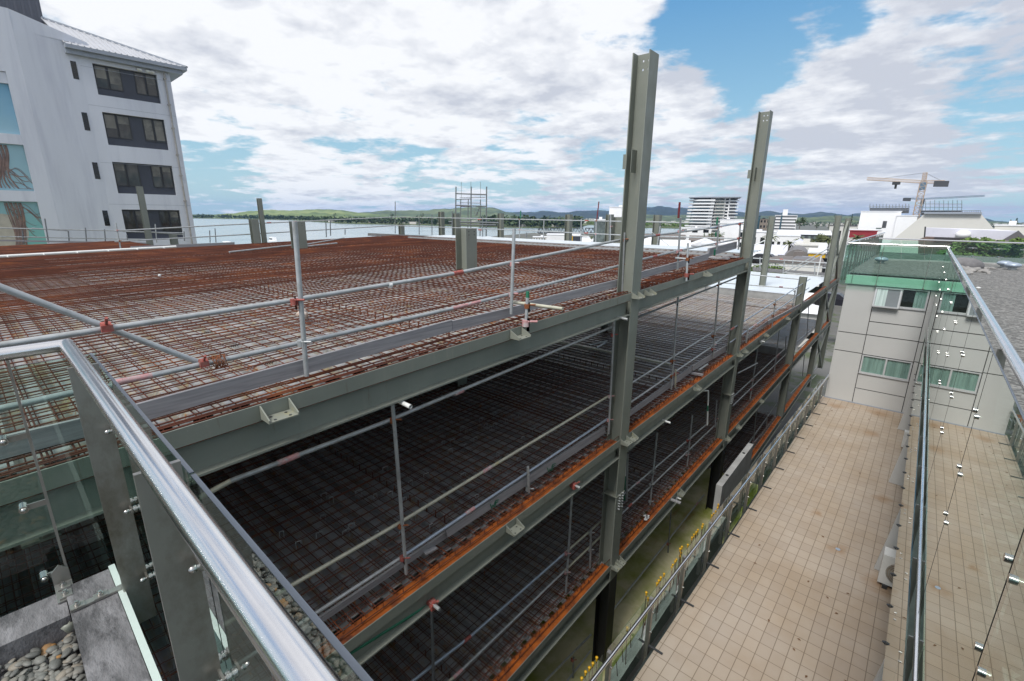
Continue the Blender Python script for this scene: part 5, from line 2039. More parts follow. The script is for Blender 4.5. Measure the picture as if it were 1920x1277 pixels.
woods('shore_woods', far_pts[0:7], 900, 6, 13, 'dark line of trees along the far left shore of the harbour', depth=160)
woods('shore_woods', [(905, 690), (930, 684), (1000, 670), (1080, 695), (1088, 760)], 380, 9, 17, 'wooded headland reaching into the harbour behind the back guard rail', depth=120)
woods('shore_woods', [(1100, 960), (1150, 890), (1210, 770), (1300, 750), (1380, 730)], 420, 4, 9, 'pale green trees on the shore left of the white tower', 'leaf', depth=240)
woods('shore_woods', [(1400, 900), (1500, 1000), (1640, 1100), (1960, 900)], 700, 5, 10, 'scattered trees of the far suburbs below the blue hills', depth=900)
# far suburb houses: tiny pale blocks
mb = MB()
for i in range(420):
    x = RND.uniform(1090, 1960)
    D = RND.uniform(900, 2800)
    p = at(x, 400, D)
    w, h = RND.uniform(5, 12), RND.uniform(3, 6)
    a = RND.uniform(0, 3)
    ax, ay = V((math.cos(a), math.sin(a), 0)), V((-math.sin(a), math.cos(a), 0))
    mb.obox(V((p.x, p.y, ZW + 2 + h / 2)), ax * w, ay * w * .6, V((0, 0, h / 2)))
for i in range(70):
    x = RND.uniform(520, 1090)
    D = interp(far_pts, x) + RND.uniform(20, 700)
    p = at(x, 400, D)
    w, h = RND.uniform(4, 9), RND.uniform(3, 5)
    mb.obox(V((p.x, p.y, ZW + 1 + h / 2)), V((w, 0, 0)), V((0, w * .6, 0)), V((0, 0, h / 2)))
tag(mb.build('suburb_houses', mat('pale_houses', (.5, .48, .45), .8, 0, .35, .02)), 'tiny pale houses scattered over the far suburbs and shores', 'houses', None, 'stuff')


# ------------------------------------------------------------------ town
def frame_at(px0, px1, D, D1=None, zb=ZG):
    a, b_ = at(px0, 400, D), at(px1, 400, D1 or D)
    a.z = b_.z = zb
    u = (b_ - a)
    w = u.length
    u.normalize()
    n = V((-u.y, u.x, 0))
    if n.dot(a) < 0:
        n = -n
    return a, u, n, w


def block(px0, px1, ytop, D, label, mt='white', depth=15, name='town_building', D1=None, roof=None, roofh=0, cat='building', rows=0, cols=0, wm='winglass_dark', band=False, parapet=True, roofmt='roof_white', group=None, y_t1=None, zb=ZG):
    a, u, n, w = frame_at(px0, px1, D, D1, zb)
    top = at((px0 + px1) / 2, ytop, D if not D1 else (D + D1) / 2).z
    fr = lambda x, y, z: a + u * x + n * y + V((0, 0, z))
    h = top - zb
    t = thing(name, a, label, cat, group)
    hb = h - (roofh if roof else 0)
    mb = MB()
    mb.box((0, 0, 0), (w, depth, hb), fr)
    mb.build('wall', M[mt], t)
    mb = MB()
    if roof == 'gable':      # ridge parallel to the front
        mb.prism([fr(-.3, -.4, hb), fr(-.3, depth / 2, h), fr(-.3, depth + .4, hb)], u * (w + .6))
    elif roof == 'gable2':   # ridge running back
        mb.prism([fr(-.3, -.4, hb), fr(w / 2, -.4, h), fr(w + .3, -.4, hb)], n * (depth + .8))
    elif roof == 'hip':
        k = min(w, depth) * .5
        e = [fr(-.4, -.4, hb), fr(w + .4, -.4, hb), fr(w + .4, depth + .4, hb), fr(-.4, depth + .4, hb)]
        r0, r1 = (fr(k, depth / 2, h), fr(w - k, depth / 2, h)) if w >= depth else (fr(w / 2, k, h), fr(w / 2, depth - k, h))
        if w >= depth:
            mb.add(e + [r0, r1], [(0, 1, 5, 4), (1, 2, 5), (2, 3, 4, 5), (3, 0, 4), (3, 2, 1, 0)])
        else:
            mb.add(e + [r0, r1], [(0, 1, 4), (1, 2, 5, 4), (2, 3, 5), (3, 0, 4, 5), (3, 2, 1, 0)])
    elif roof == 'barrel':
        pts = [fr(w / 2 - math.cos(PI * i / 12) * (w / 2 + .3), -.3, hb + math.sin(PI * i / 12) * roofh) for i in range(13)]
        mb.prism(pts, n * (depth + .6))
    else:
        mb.box((-.15, -.15, h + .002), (w + .15, depth + .15, h + .25), fr)
        if parapet:
            for _ in range(max(1, int(w / 9))):
                x, y = RND.uniform(1, max(1.2, w - 3)), RND.uniform(2, depth - 3)
                mb.box((x, y, h + .25), (x + RND.uniform(.8, 2), y + RND.uniform(.8, 2), h + RND.uniform(.7, 1.3)), fr)
    mb.build('roof', M[roofmt], t)
    for r_ in range(rows):
        z = h * (r_ + .35) / rows
        zh = h / rows * .45
        if z + zh > hb:
            continue
        if band:
            m_ = MB()
            m_.box((w * .02, -.06, z), (w * .98, .02, z + zh), fr)
            m_.build('window_band', M[wm], t)
        else:
            for c_ in range(cols):
                x = w * (c_ + .25) / cols
                m_ = MB()
                m_.box((x, -.06, z), (x + w / cols * .5, .02, z + zh), fr)
                m_.build('window', M[wm], t)
    return t, fr, w, h


M['roof_white'] = mat('white_sheet_roof', (.74, .75, .78), .5, 0, .08, .12, (.58, .59, .63), .5, .72)
M['roof_lilac'] = mat('lilac_sheet_roof', (.66, .66, .74), .5, 0, .08, .1, (.56, .56, .63), .5, .7)
M['roof_brown'] = mat('brown_roof', (.16, .14, .13), .7, 0, .12, .2)
M['roof_dark'] = mat('dark_roof', (.045, .042, .045), .6, 0, .15, .3)
M['darkwall'] = mat('charcoal_wall', (.06, .065, .075), .6, 0, .1, .3)
M['tan'] = mat('tan_wall', (.22, .185, .155), .7, 0, .08, .2)
M['tealglass'] = mat('teal_glass_wall', (.05, .10, .13), .15, 0, .25, .2)
M['greyglass'] = mat('grey_green_glass', (.14, .17, .165), .2, 0, .35, .4, (.06, .07, .07), .5, .6)
M['yellow'] = mat('yellow_render', (.62, .37, .02), .6, 0, .06, .3)
M['orange'] = mat('orange_paint', (.48, .15, .03), .6, 0, .15, .5)
M['redband'] = mat('dark_red_band', (.26, .02, .03), .6, 0, .06, .3)
M['cream'] = mat('cream_grey_cladding', (.60, .59, .555), .7, 0, .03, .3)
M['craneyel'] = mat('faded_crane_paint', (.45, .35, .28), .6, .1, .1, .3)
M['craneblue'] = mat('blue_grey_crane_paint', (.10, .16, .22), .6, .1, .1, .3)


def brickmat():
    mt, t, b = nt('brown_brick')
    br = t.nodes.new('ShaderNodeTexBrick')
    br.inputs['Scale'].default_value = 1.5
    br.inputs['Color1'].default_value = (.17, .10, .08, 1)
    br.inputs['Color2'].default_value = (.13, .085, .07, 1)
    br.inputs['Mortar'].default_value = (.22, .2, .18, 1)
    t.links.new(coords(t, (1, 1, 1), (PI / 2, 0, 0)), br.inputs['Vector'])
    t.links.new(br.outputs['Color'], b.inputs['Base Color'])
    b.inputs['Roughness'].default_value = .85
    return mt


M['brick'] = brickmat()
TW = 'low white roofed shops of the town'
# the white tower with curved balconies
a, u, n, w = frame_at(1291, 1384, 330)
top = at(1338, 371, 330).z
fr = lambda x, y, z: a + u * x + n * y + V((0, 0, z))
tower = thing('apartment_tower', a, 'white round ended apartment tower with stacked balconies between the two tall columns', 'tower')
h = top - ZG
mb = MB()
mb.box((3, 1.5, 0), (w - 2, 20, h), fr)
mb.build('wall', M['white'], tower)
nf = 13
fh = h / nf
M['balcony_white'] = mat('white_balcony_front', (.78, .79, .80), .6, 0, .03, .3)
for i in range(1, nf + 1):
    z = fh * i
    # curved balcony on the left end, each its own part
    mb = MB()
    k = 10
    off = -2.2 + 2.2 * i / nf
    pts = [fr(off + 6 - 6.5 * math.sin(PI * .5 * j / k), 1.4 - 2.6 * math.cos(PI * .5 * j / k) + 2.2 * (j / k), z - fh * .98) for j in range(k + 1)]
    pts = [fr(off + 15, -1.2, z - fh * .98)] + pts + [fr(off + .3, 9, z - fh * .98), fr(off + 15, 9, z - fh * .98)]
    mb.prism(pts, V((0, 0, fh * .46)))
    mb.build('balcony', M['balcony_white'], tower)
    mb = MB()
    mb.box((off + 2.2, -.3, z - fh * .46), (off + 12.4, 1.6, z - fh * .10), fr)
    mb.build('window_band', M['winglass_dark'] if i % 2 else M['tealglass'], tower)
    for x, ww in ((14.5, .9), (16.5, 1.0), (18.8, .9), (21.2, 1.6)):
        mb = MB()
        mb.box((x, 1.4, z - fh * .75), (x + ww, 1.52, z - fh * .2), fr)
        mb.build('window', M['winglass_dark'], tower)
    mb = MB()
    mb.box((w - 13.2, 1.0, z - fh * .66), (w - 8.6, 1.6, z - fh * .22), fr)
    mb.build('window_band', M['greyglass'], tower)
    mb = MB()
    mb.box((w - 14, .3, z - fh * .98), (w - 7.6, 1.55, z - fh * .70), fr)
    mb.build('balcony', M['cream'], tower)
    mb = MB()
    mb.box((w - 5.2, .9, z - fh * .66), (w - 1.2, 1.7, z - fh * .22), fr)
    mb.build('window_band', M['darkwall'], tower)
    mb = MB()
    mb.box((w - 5.6, .3, z - fh * .98), (w - .2, 6, z - fh * .74), fr)
    mb.build('balcony', M['balcony_white'], tower)
mb = MB()
mb.box((-.6, -1.6, h + fh * .02), (w + .6, 21, h + fh * .20), fr)
mb.prism([fr(-1, -1.6, h + fh * .22), fr(w + 1, -1.6, h + fh * .22), fr(w - 8, 4, h + fh * .55), fr(6, 4, h + fh * .55)], n * 12)
mb.build('roof', M['gutter'], tower)

block(1352, 1408, 412, 235, 'plain white box building in front of the white tower, right of it', rows=0)
block(1276, 1338, 428, 300, 'low white podium building at the foot of the white tower', rows=2, cols=3)
block(1390, 1418, 432, 225, 'small white building partly hidden by the second tall column', rows=2, cols=3)
block(1142, 1184, 389, 170, 'white windowless cube building left of the first tall column', depth=14)
block(1115, 1146, 413, 160, 'grey green glazed building with a white top left of the white cube', 'greyglass', depth=12, rows=0, roofmt='roof_white')
block(1404, 1427, 405, 360, 'teal glazed side of the office building right of the second tall column', 'tealglass', depth=14, roofmt='darkwall')
block(1427, 1452, 411, 350, 'tan office building right of the second tall column', 'tan', depth=18, rows=4, cols=4, roofmt='roof_dark')
t_, fr, w, h = block(1454, 1496, 404, 420, 'white hotel with stacked balcony bands in the distance', 'white', depth=16, rows=7, band=True, wm='darkwall')
mb = MB()
mb.box((w * .33, 2, h), (w * .55, 10, h + 4.5), fr)
mb.build('lift_tower', M['white'], t_)
mb = MB()
mb.box((w * .27, -.5, 0), (w * .34, .3, h), fr)
mb.build('glazed_shaft', M['tealglass'], t_)
block(1463, 1566, 433, 215, 'long charcoal building with a white roof and small square windows', 'darkwall', depth=26, rows=1, cols=9, wm='greyglass', roof='gable', roofh=1.4)
block(1412, 1462, 436, 190, 'white building with a flat parapet left of the charcoal one', depth=14, rows=1, cols=3)
block(1452, 1508, 443, 165, 'white block of uneven height below the charcoal building', depth=12, rows=1, cols=5)
block(1494, 1524, 450, 120, 'small white twin gabled shop roof by the palms', depth=10, roof='gable2', roofh=1.2, roofmt='roof_lilac')
block(1408, 1486, 463, 118, 'large lilac white roof right of the second tall column', depth=22, roof='gable', roofh=1.6, roofmt='roof_lilac')
block(1405, 1470, 474, 92, 'broad white roof below the lilac one', depth=14, roof='hip', roofh=1.2)
block(1481, 1534, 468, 88, 'grey brown arched tent roof with a white front', 'roof_lilac', depth=14, roof='barrel', roofh=3.0, roofmt='tarp')
block(1500, 1562, 462, 108, 'flat beige roofed building behind the arched tent roof', 'cream', depth=12, roofmt='cream')
t_, fr, w, h = block(1529, 1562, 476, 82, 'bright yellow building beside the braced columns', 'yellow', depth=10, rows=0, roofmt='roof_white')
for i in range(4):
    mb = MB()
    mb.box((.3 + i * .75, -.06, h * .1 + 2.5), (.9 + i * .75, .02, h - .6), fr)
    mb.build('window', M['winglass_dark'], t_)
block(1448, 1560, 494, 66, 'grey flat roofed parking shed below the tent roof', 'cream', depth=8, roofmt='roof_brown')
block(1188, 1262, 448, 150, 'white hipped roof left of the dark red topped post', depth=24, roof='hip', roofh=2.4)
block(1240, 1300, 453, 122, 'white roof with a shallow ridge behind the back rail', depth=16, roof='gable', roofh=1.4)
block(1300, 1356, 450, 132, 'white shop roof with stepped front below the tower podium', depth=14, roof='gable2', roofh=1.5)
block(1322, 1392, 460, 102, 'white flat roof nearest the second tall column', depth=10)
block(1298, 1362, 443, 175, 'long brown roof below the white tower', 'tan', depth=10, roof='gable', roofh=1.6, roofmt='roof_brown')
block(1180, 1290, 440, 240, 'dark roofed long building at the waterfront', 'cream', depth=14, roof='gable', roofh=1.5, roofmt='roof_brown')
block(1026, 1092, 441, 235, 'long low white shed on the waterfront', depth=16, rows=0)
block(1090, 1130, 447, 180, 'white gabled shed right of the yellow ended container', depth=16, roof='gable', roofh=1.2)
block(1000, 1040, 445, 250, 'low pale shed at the water edge behind the back rail', 'cream', depth=8, rows=1, cols=8)
t_, fr, w, h = block(1076, 1093, 443, 170, 'grey container with a yellow end on the waterfront', 'slate', depth=3, name='container', cat='container', zb=-11.5)
mb = MB()
mb.box((-.6, -.05, 0), (0, 3, h), fr)
mb.build('yellow_end', M['yellow'], t_)
# building site on the right
t_, fr, w, h = block(1614, 1690, 397, 205, 'tall white wrapped building under construction on the right, left of the crane', depth=22, parapet=False)
for (x, y, x2, z, z2, m_) in ((.46, -.08, .57, .02, .30, 'darkwall'), (.10, -.08, .15, .14, .18, 'winglass_dark'), (.60, -.08, .70, .42, .56, 'darkwall'), (.46, -.08, .60, .36, .42, 'greyglass')):
    mb = MB()
    mb.box((w * x, y, ZG * 0 + h * z + h * .25), (w * x2, .02, h * z2 + h * .25), fr)
    mb.build('window', M[m_], t_)
block(1683, 1722, 405, 203, 'lower white wrapped block beside the crane mast', depth=18, parapet=False)
block(1592, 1660, 432, 190, 'white shop with a dark red fascia band below the wrapped building', depth=10, rows=0, parapet=False)
t_, fr, w, h = block(1600, 1652, 434, 186, 'dark red band sign wall below the wrapped building', 'redband', depth=1.2, parapet=False, roofmt='redband', zb=-5.75)
block(1560, 1612, 424, 260, 'long low building with a dark roof left of the wrapped building', 'cream', depth=10, roofmt='roof_dark', rows=1, cols=6)


def scaf(px0, px1, y0_, y1_, D, nx, label):
    t = thing('rooftop_scaffold', at((px0 + px1) / 2, y0_, D), label, 'scaffolding')
    mb = MB()
    for k in (0, 1):
        Dk = D + 4 * k
        for i in range(nx + 1):
            x = px0 + (px1 - px0) * i / nx
            mb.tube(at(x, y0_ + 3, Dk), at(x + .3, y1_ - RND.uniform(0, 3), Dk), .07, 5)
    mb.build('standards', M['galv_dark'], t)
    mb = MB()
    nz = 3
    for k in (0, 1):
        Dk = D + 4 * k
        for j in range(nz):
            y = y0_ + (y1_ - y0_) * (j + .3) / nz
            mb.tube(at(px0 - 2, y, Dk), at(px1 + 2, y, Dk), .07, 5)
    mb.build('ledgers', M['galv_dark'], t)
    mb = MB()
    mb.bar(at(px0, y0_ - 1, D + 2), at(px1, y0_ - 1, D + 2), 3.5, .5)
    mb.bar(at(px0, y0_ + 4, D + 2), at(px1, y0_ + 4, D + 2), 4, 1.0)
    mb.build('working_deck', M['darkwall'], t)
    return t


scaf(1631, 1704, 393, 385, 208, 12, 'dark scaffold railing on top of the white wrapped building')
scaf(1727, 1803, 397, 378, 230, 9, 'tall open scaffold frame on the roof right of the crane mast')


def lattice(mb, p, q, w, nseg, r, tri=False, up=V((0, 0, 1))):
    d = (q - p)
    dn = d.normalized()
    if abs(dn.dot(up)) > .9:
        up = V((1, 0, 0))
    s_ = dn.cross(up).normalized() * w / 2
    u_ = s_.cross(dn).normalized() * w / 2
    cs = [s_ + u_, -s_ + u_, -s_ - u_, s_ - u_] if not tri else [s_ - u_, -s_ - u_, u_]
    m_ = len(cs)
    for c in cs:
        mb.tube(p + c, q + c, r, 5)
    for i in range(nseg):
        a, b_ = p + d * (i / nseg), p + d * ((i + 1) / nseg)
        for k in range(m_):
            c0, c1 = cs[k], cs[(k + 1) % m_]
            mb.tube(a + c0, b_ + c1, r * .6, 4, cap=False)
            mb.tube(b_ + c0, b_ + c1, r * .6, 4, cap=False)


def crane(label, D, base, cabp, apex, jib, cjib, mt, mt2, hook=None, w=1.8, trolley=None):
    t = thing('tower_crane', at(base[0], base[1], D), label, 'crane')
    b_, c_ = at(base[0], base[1], D), at(cabp[0], cabp[1], D)
    b_.z = ZG
    mb = MB()
    lattice(mb, V((c_.x, c_.y, ZG)), c_, w, 16, .16)
    mb.build('mast', M[mt], t)
    mb = MB()
    mb.obox(c_ + V((0, 0, -1.6)), V((1.0, 0, 0)), V((0, 1.0, 0)), V((0, 0, 1.3)))
    mb.build('cab', M['craneblue'] if mt != 'craneblue' else M['darkwall'], t)
    j, k = at(*jib, D), at(*cjib, D)
    mb = MB()
    lattice(mb, c_, j, w * .5, 26, .11, True)
    mb.build('jib', M[mt], t)
    mb = MB()
    lattice(mb, c_, k, w * .5, 8, .12, True)
    mb.build('counter_jib', M[mt2], t)
    kk = c_.lerp(k, .86)
    MB().obox(kk - V((0, 0, .7)), (k - c_).normalized() * 2.1, V((0, 0, 1)).cross((k - c_).normalized()) * .8, V((0, 0, 1.0))).build('counterweight', M['darkwall'], t)
    if apex:
        ap = at(*apex, D)
        mb = MB()
        lattice(mb, c_, ap, w * .6, 5, .14)
        mb.build('tower_head', M[mt], t)
        mb = MB()
        mb.tube(ap, c_.lerp(j, .68) + V((0, 0, .6)), .06, 4)
        mb.tube(ap, c_.lerp(k, .8) + V((0, 0, .5)), .06, 4)
        mb.build('tie_bar', M['dkmetal'], t)
    if trolley:
        q = c_.lerp(j, trolley)
        MB().obox(q - V((0, 0, 1.1)), V((1.2, 0, 0)), V((0, 1.2, 0)), V((0, 0, .5))).build('trolley', M['dkmetal'], t)
        hk = at(hook[0], hook[1], D)
        mb = MB()
        mb.tube(q - V((0, 0, 1.2)), V((q.x, q.y, hk.z)), .05, 4)
        mb.obox(V((q.x, q.y, hk.z)), V((.35, 0, 0)), V((0, .35, 0)), V((0, 0, .8)))
        mb.build('hook_block', M['dkmetal'], t)
    return t


crane('faded orange tower crane with a long jib to the left above the building site', 240, (1722, 420), (1732, 341), (1735, 324), (1626, 335), (1771, 341), 'craneyel', 'craneyel', (1682, 350), 1.9, .46)
crane('smaller blue grey crane with its jib to the right behind the orange crane', 420, (1731, 420), (1731, 373), None, (1846, 367), (1696, 372), 'craneblue', 'craneblue', None, 1.6)
# big sloping grey building
t = thing('sloped_building', at(1760, 470, 125), 'large pale grey building with sloping ends on the right skyline', 'building')
P_ = lambda x, y: at(x, y, 125)
mb = MB()
nn = V((ray(1765, 420).x, ray(1765, 420).y, 0)).normalized() * 30
mb.prism([P_(1640, 478), P_(1900, 470), P_(1866, 432), P_(1839, 400.5), P_(1735, 400), P_(1678, 446)], nn)
mb.build('wall', M['cream'], t)
mb = MB()
mb.bar(P_(1733, 399.5), P_(1841, 400), 1.2, .35)
mb.build('roof_edge', M['gutter'], t)
mb = MB()
for i in range(9):
    x = 1805 + i * 4.2
    mb.tube(P_(x, 399.5), P_(x, 394.5), .04, 5)
mb.tube(P_(1805, 395), P_(1839, 395), .04, 5)
mb.build('railing', M['galv_dark'], t)
t = thing('metal_roof_building', at(1820, 455, 92), 'low building with a long lilac white roof and a white satellite dish on the right', 'building')
P_ = lambda x, y: at(x, y, 92)
n_ = V((ray(1820, 440).x, ray(1820, 440).y, 0)).normalized()
mb = MB()
mb.prism([P_(1732, 449), P_(1735, 427), P_(1870, 431), P_(1912, 434), P_(1900, 449)], n_ * 3)
mb.build('roof', M['roof_lilac'], t)
mb = MB()
mb.tube(P_(1733, 450), P_(1735, 425), .09, 6)
mb.build('flue', M['dkmetal'], t)
p = P_(1806, 440) - n_ * .8
mb = MB()
mb.ell(p, .85, .85, .62, 16, 9)
mb.build('satellite_dish', M['white'], t)
t = thing('brick_wall', at(1850, 470, 80), 'long brown brick building wall behind the far glass balustrade', 'wall')
P_ = lambda x, y: at(x, y, 80)
mb = MB()
mb.prism([P_(1720, 520), P_(2000, 520), P_(2000, 455), P_(1900, 453), P_(1735, 444), P_(1722, 449)], n_ * 2)
mb.build('wall', M['brick'], t)
mb = MB()
mb.bar(P_(1752, 446), P_(1835, 449), .9, .22)
mb.build('coping', M['roof_dark'], t)
block(1872, 1945, 424, 150, 'flat white grey building at the right edge of the picture', 'cream', depth=10)
block(1893, 1945, 434, 84, 'dark hipped roof at the right edge of the picture', 'brick', depth=9, roof='hip', roofh=1.6, roofmt='roof_dark')

# bridge, boats
a, b_ = at(1008, 437, 375), at(1118, 437, 375)
t = thing('truss_bridge', a, 'low dark steel truss railway bridge over the harbour', 'bridge')
u = (b_ - a) / 5
dz = 3.6
nn = V((-u.y, u.x, 0)).normalized() * 5
for i in range(5):
    p, q = a + u * i, a + u * (i + .96)
    mb = MB()
    for s_ in (V((0, 0, 0)), nn):
        mb.bar(p + s_, q + s_, .5, .6)
        tp0, tp1 = p.lerp(q, .1) + s_ + V((0, 0, dz)), p.lerp(q, .9) + s_ + V((0, 0, dz))
        mb.bar(tp0, tp1, .4, .5)
        mb.bar(p + s_, tp0, .4, .4)
        mb.bar(q + s_, tp1, .4, .4)
        for k in range(5):
            x0_, x1_ = .1 + .16 * k, .1 + .16 * (k + 1)
            lo = p.lerp(q, x0_ if k % 2 else x1_) + s_
            hi = tp0.lerp(tp1, (x1_ - .1 if k % 2 else x0_ - .1) / .8)
            mb.bar(lo, hi, .25, .25)
    mb.build('span', M['dkmetal'], t)
    mb = MB()
    mb.box((-.8, -1, 0), (.8, 6, p.z - ZW + .2), lambda x, y, z, p=p: p + u.normalized() * x + nn.normalized() * y + V((0, 0, z - (p.z - ZW) - .5)))
    mb.build('pier', M['conc_light'], t)
for px, py, D, lab in ((425, 452, 262, 'small white cabin boat on the water near the apartment block'), (512, 447, 300, 'white motor boat moored behind the stub columns at the left'), (916, 440, 300, 'white launch moored behind the scaffold tower'), (1100, 442, 330, 'white launch near the bridge')):
    p = at(px, py, D)
    p.z = ZW
    t = thing('motor_boat', p, lab, 'boat')
    mb = MB()
    hl = [V((-5, 0, 1.3)), V((-4.6, 1.5, 1.2)), V((2, 1.6, 1.3)), V((5.5, 0, 1.8)), V((2, -1.6, 1.3)), V((-4.6, -1.5, 1.2))]
    lo = [V((-4.6, 0, -.2)), V((-4.3, 1.1, -.2)), V((2, 1.1, -.2)), V((4.6, 0, -.1)), V((2, -1.1, -.2)), V((-4.3, -1.1, -.2))]
    mb.add([p + q for q in hl + lo], [(0, 1, 2, 3, 4, 5)] + [(i, i + 6, (i + 1) % 6 + 6, (i + 1) % 6) for i in range(6)])
    mb.build('hull', M['white'], t)
    mb = MB()
    mb.prism([p + V((-2.8, -1.1, 1.25)), p + V((2.2, -1.1, 1.25)), p + V((1.2, -1.0, 3.2)), p + V((-2.6, -1.0, 3.2))], V((0, 2.2, 0)))
    mb.build('cabin', M['white'], t)
    mb = MB()
    mb.box((-2.4, -1.16, 2.0), (1.3, 1.16, 2.7), lambda x, y, z, p=p: p + V((x, y, z)))
    mb.build('windows', M['winglass_dark'], t)

# single trees
tree(1499, 407, 428, 330, 17, 'tall rounded dark tree to the right of the white hotel', 'leaf_dark', n=500)
tree(1530, 420, 432, 420, 9, 'small dark tree on the skyline above the charcoal building', 'leaf_dark', n=160)
tree(1553, 417, 430, 420, 7, 'small pointed tree on the skyline left of the braced columns', 'leaf_dark', n=160, cone=True)
tree(1594, 401, 425, 330, 9, 'narrow pointed fir left of the wrapped building', 'leaf_dark', n=240, cone=True, name='fir_tree')
tree(1534, 434, 466, 130, 22, 'bushy green palm clump by the white gabled roof', 'leaf_palm', n=600)
palm(1549, 442, 466, 126, 26, 'leaning palm right of the bushy clump')
palm(1522, 447, 470, 124, 16, 'short palm left of the bushy clump')
palm(1474, 450, 492, 96, 22, 'tall thin palm before the lilac roof')
palm(1441, 437, 466, 132, 28, 'broad palm beside the second tall column')
palm(1496, 444, 462, 135, 22, 'palm behind the white twin gabled roof')
palm(1602, 439, 462, 118, 26, 'palm seen right of the braced columns')
palm(1328, 437, 452, 170, 10, 'small palm below the white tower')
tree(1319, 436, 452, 168, 9, 'small bright conical tree below the white tower', 'leaf', n=200, cone=True)
tree(1349, 430, 452, 160, 13, 'round bright tree below the white tower', 'leaf', n=320)
tree(1336, 434, 452, 164, 10, 'olive tree between the bright trees below the white tower', 'leaf_palm', n=220)
tree(1110, 442, 452, 165, 9, 'small round tree at the waterfront left of the grey green building', 'leaf', n=220)
tree(1902, 409, 428, 190, 9, 'dark twin topped conifer at the right edge, nearer top', 'leaf_dark', n=300, cone=True, name='fir_tree')
tree(1891, 412, 428, 192, 9, 'dark conifer left of its taller twin at the right edge', 'leaf_dark', n=300, cone=True, name='fir_tree')
tree(1565, 400, 412, 700, 6, 'distant tree above the braced columns', 'leaf_dark', n=120)
for px, D, lab in ((628, 880, 'lone shore tree left of the scaffold tower'), (735, 850, 'round shore tree in the middle of the far shore'), (792, 800, 'dark round shore tree left of the scaffold tower')):
    tree(px, 396.5, 416, D, 9, lab, 'leaf_dark', n=200)
# shrubs behind the far glass
for px, yt, yb, D, w_, lab in ((1822, 436, 500, 58, 52, 'bright green shrub rising above the far glass balustrade, left one'), (1872, 440, 500, 58, 46, 'bright green shrub rising above the far glass balustrade, right one'), (1790, 455, 510, 56, 50, 'green shrub seen only through the far glass balustrade')):
    tree(px, yt, yb, D, w_, lab, 'leaf', n=2600, name='shrub', cr=.95)
# hedge behind the clean decking
mb = MB()
for i in range(26):
    p = at(1412 + i * 2.0, 505, 62)
    leafcloud(mb, V((p.x, p.y, at(1430, 500, 62).z - .6 + RND.uniform(-.3, .35))), 1.1, 1.1, 1.0, 90, .16, 5)
hd = mb.build('hedge', M['leaf'])
tag(hd, 'bright green hedge beyond the clean white decking', 'hedge')
# parked cars down in the street between the buildings
for px, py, D, lab, c_ in ((1562, 575, 60, 'dark parked car glimpsed between the braced column and the panelled wall', (.03, .03, .04)), (1437, 497, 72, 'dark parked car behind the scaffold beside the hedge', (.03, .03, .035)), (1512, 503, 70, 'grey parked car by the yellow building', (.25, .25, .27))):
    p = at(px, py, D)
    p.z = max(p.z, ZG)
    t = thing('parked_car', p, lab, 'car')
    fr = lambda x, y, z: p + V((x, y, z))
    mb = MB()
    mb.prism([fr(-2.1, -.85, .3), fr(2.1, -.85, .3), fr(2.1, -.85, .8), fr(1.2, -.85, .95), fr(-2.0, -.85, 1.0)], V((0, 1.7, 0)))
    mb.prism([fr(-1.8, -.75, 1.0), fr(1.1, -.75, .95), fr(.4, -.68, 1.45), fr(-1.3, -.68, 1.45)], V((0, 1.45, 0)))
    mb.build('body', mat('car_paint', c_, .3, .2, .02), t)
    for x in (-1.3, 1.3):
        for y in (-.86, .7):
            MB().tube(fr(x, y, .32), fr(x, y + .18, .32), .32, 14).build('wheel', M['black'], t)

# buildings glimpsed through the lower right bays
block(1500, 1570, 553, 58, 'cream gabled house seen below the second deck beyond the third column', 'cream', depth=9, roof='gable', roofh=2.0, roofmt='roof_white')

# ------------------------------------------------------------------ sky and light
world = bpy.data.worlds.new('World')
S.world = world
world.use_nodes = True
t = world.node_tree
t.nodes.clear()
N = t.nodes.new
out = N('ShaderNodeOutputWorld')
bg = N('ShaderNodeBackground')
bg.inputs[1].default_value = .10
sky = N('ShaderNodeTexSky')
sky.sky_type = 'NISHITA'
sky.sun_disc = False
SUN_EL = math.radians(54)
SUN_DIR = V((.06, -1.0, 0)).normalized()
SUN_AZ = math.atan2(SUN_DIR.x, SUN_DIR.y)
sky.sun_elevation = SUN_EL
sky.sun_rotation = SUN_AZ
sky.altitude = 20
sky.air_density = 1.0
sky.dust_density = .6
sky.ozone_density = 2.5
tc = N('ShaderNodeTexCoord')
sep = N('ShaderNodeSeparateXYZ')
t.links.new(tc.outputs['Generated'], sep.inputs[0])


def mth(op, a, b_=None, c_=None, clamp=False):
    m = N('ShaderNodeMath')
    m.operation = op
    m.use_clamp = clamp
    for i, v in enumerate((a, b_, c_)):
        if v is None:
            continue
        if isinstance(v, (int, float)):
            m.inputs[i].default_value = v
        else:
            t.links.new(v, m.inputs[i])
    return m.outputs[0]


zc = mth('MAXIMUM', sep.outputs[2], 0.0)
den = mth('ADD', zc, .14)
cx_, cy_ = mth('DIVIDE', sep.outputs[0], den), mth('DIVIDE', sep.outputs[1], den)
cmb = N('ShaderNodeCombineXYZ')
t.links.new(cx_, cmb.inputs[0])
t.links.new(cy_, cmb.inputs[1])


def wn(scale, detail, rough, off=(0, 0, 0), dist=0):
    mp = N('ShaderNodeMapping')
    mp.inputs['Location'].default_value = off
    t.links.new(cmb.outputs[0], mp.inputs[0])
    n_ = N('ShaderNodeTexNoise')
    n_.inputs['Scale'].default_value = scale
    n_.inputs['Detail'].default_value = detail
    n_.inputs['Roughness'].default_value = rough
    n_.inputs['Distortion'].default_value = dist
    t.links.new(mp.outputs[0], n_.inputs['Vector'])
    return n_.outputs[0]


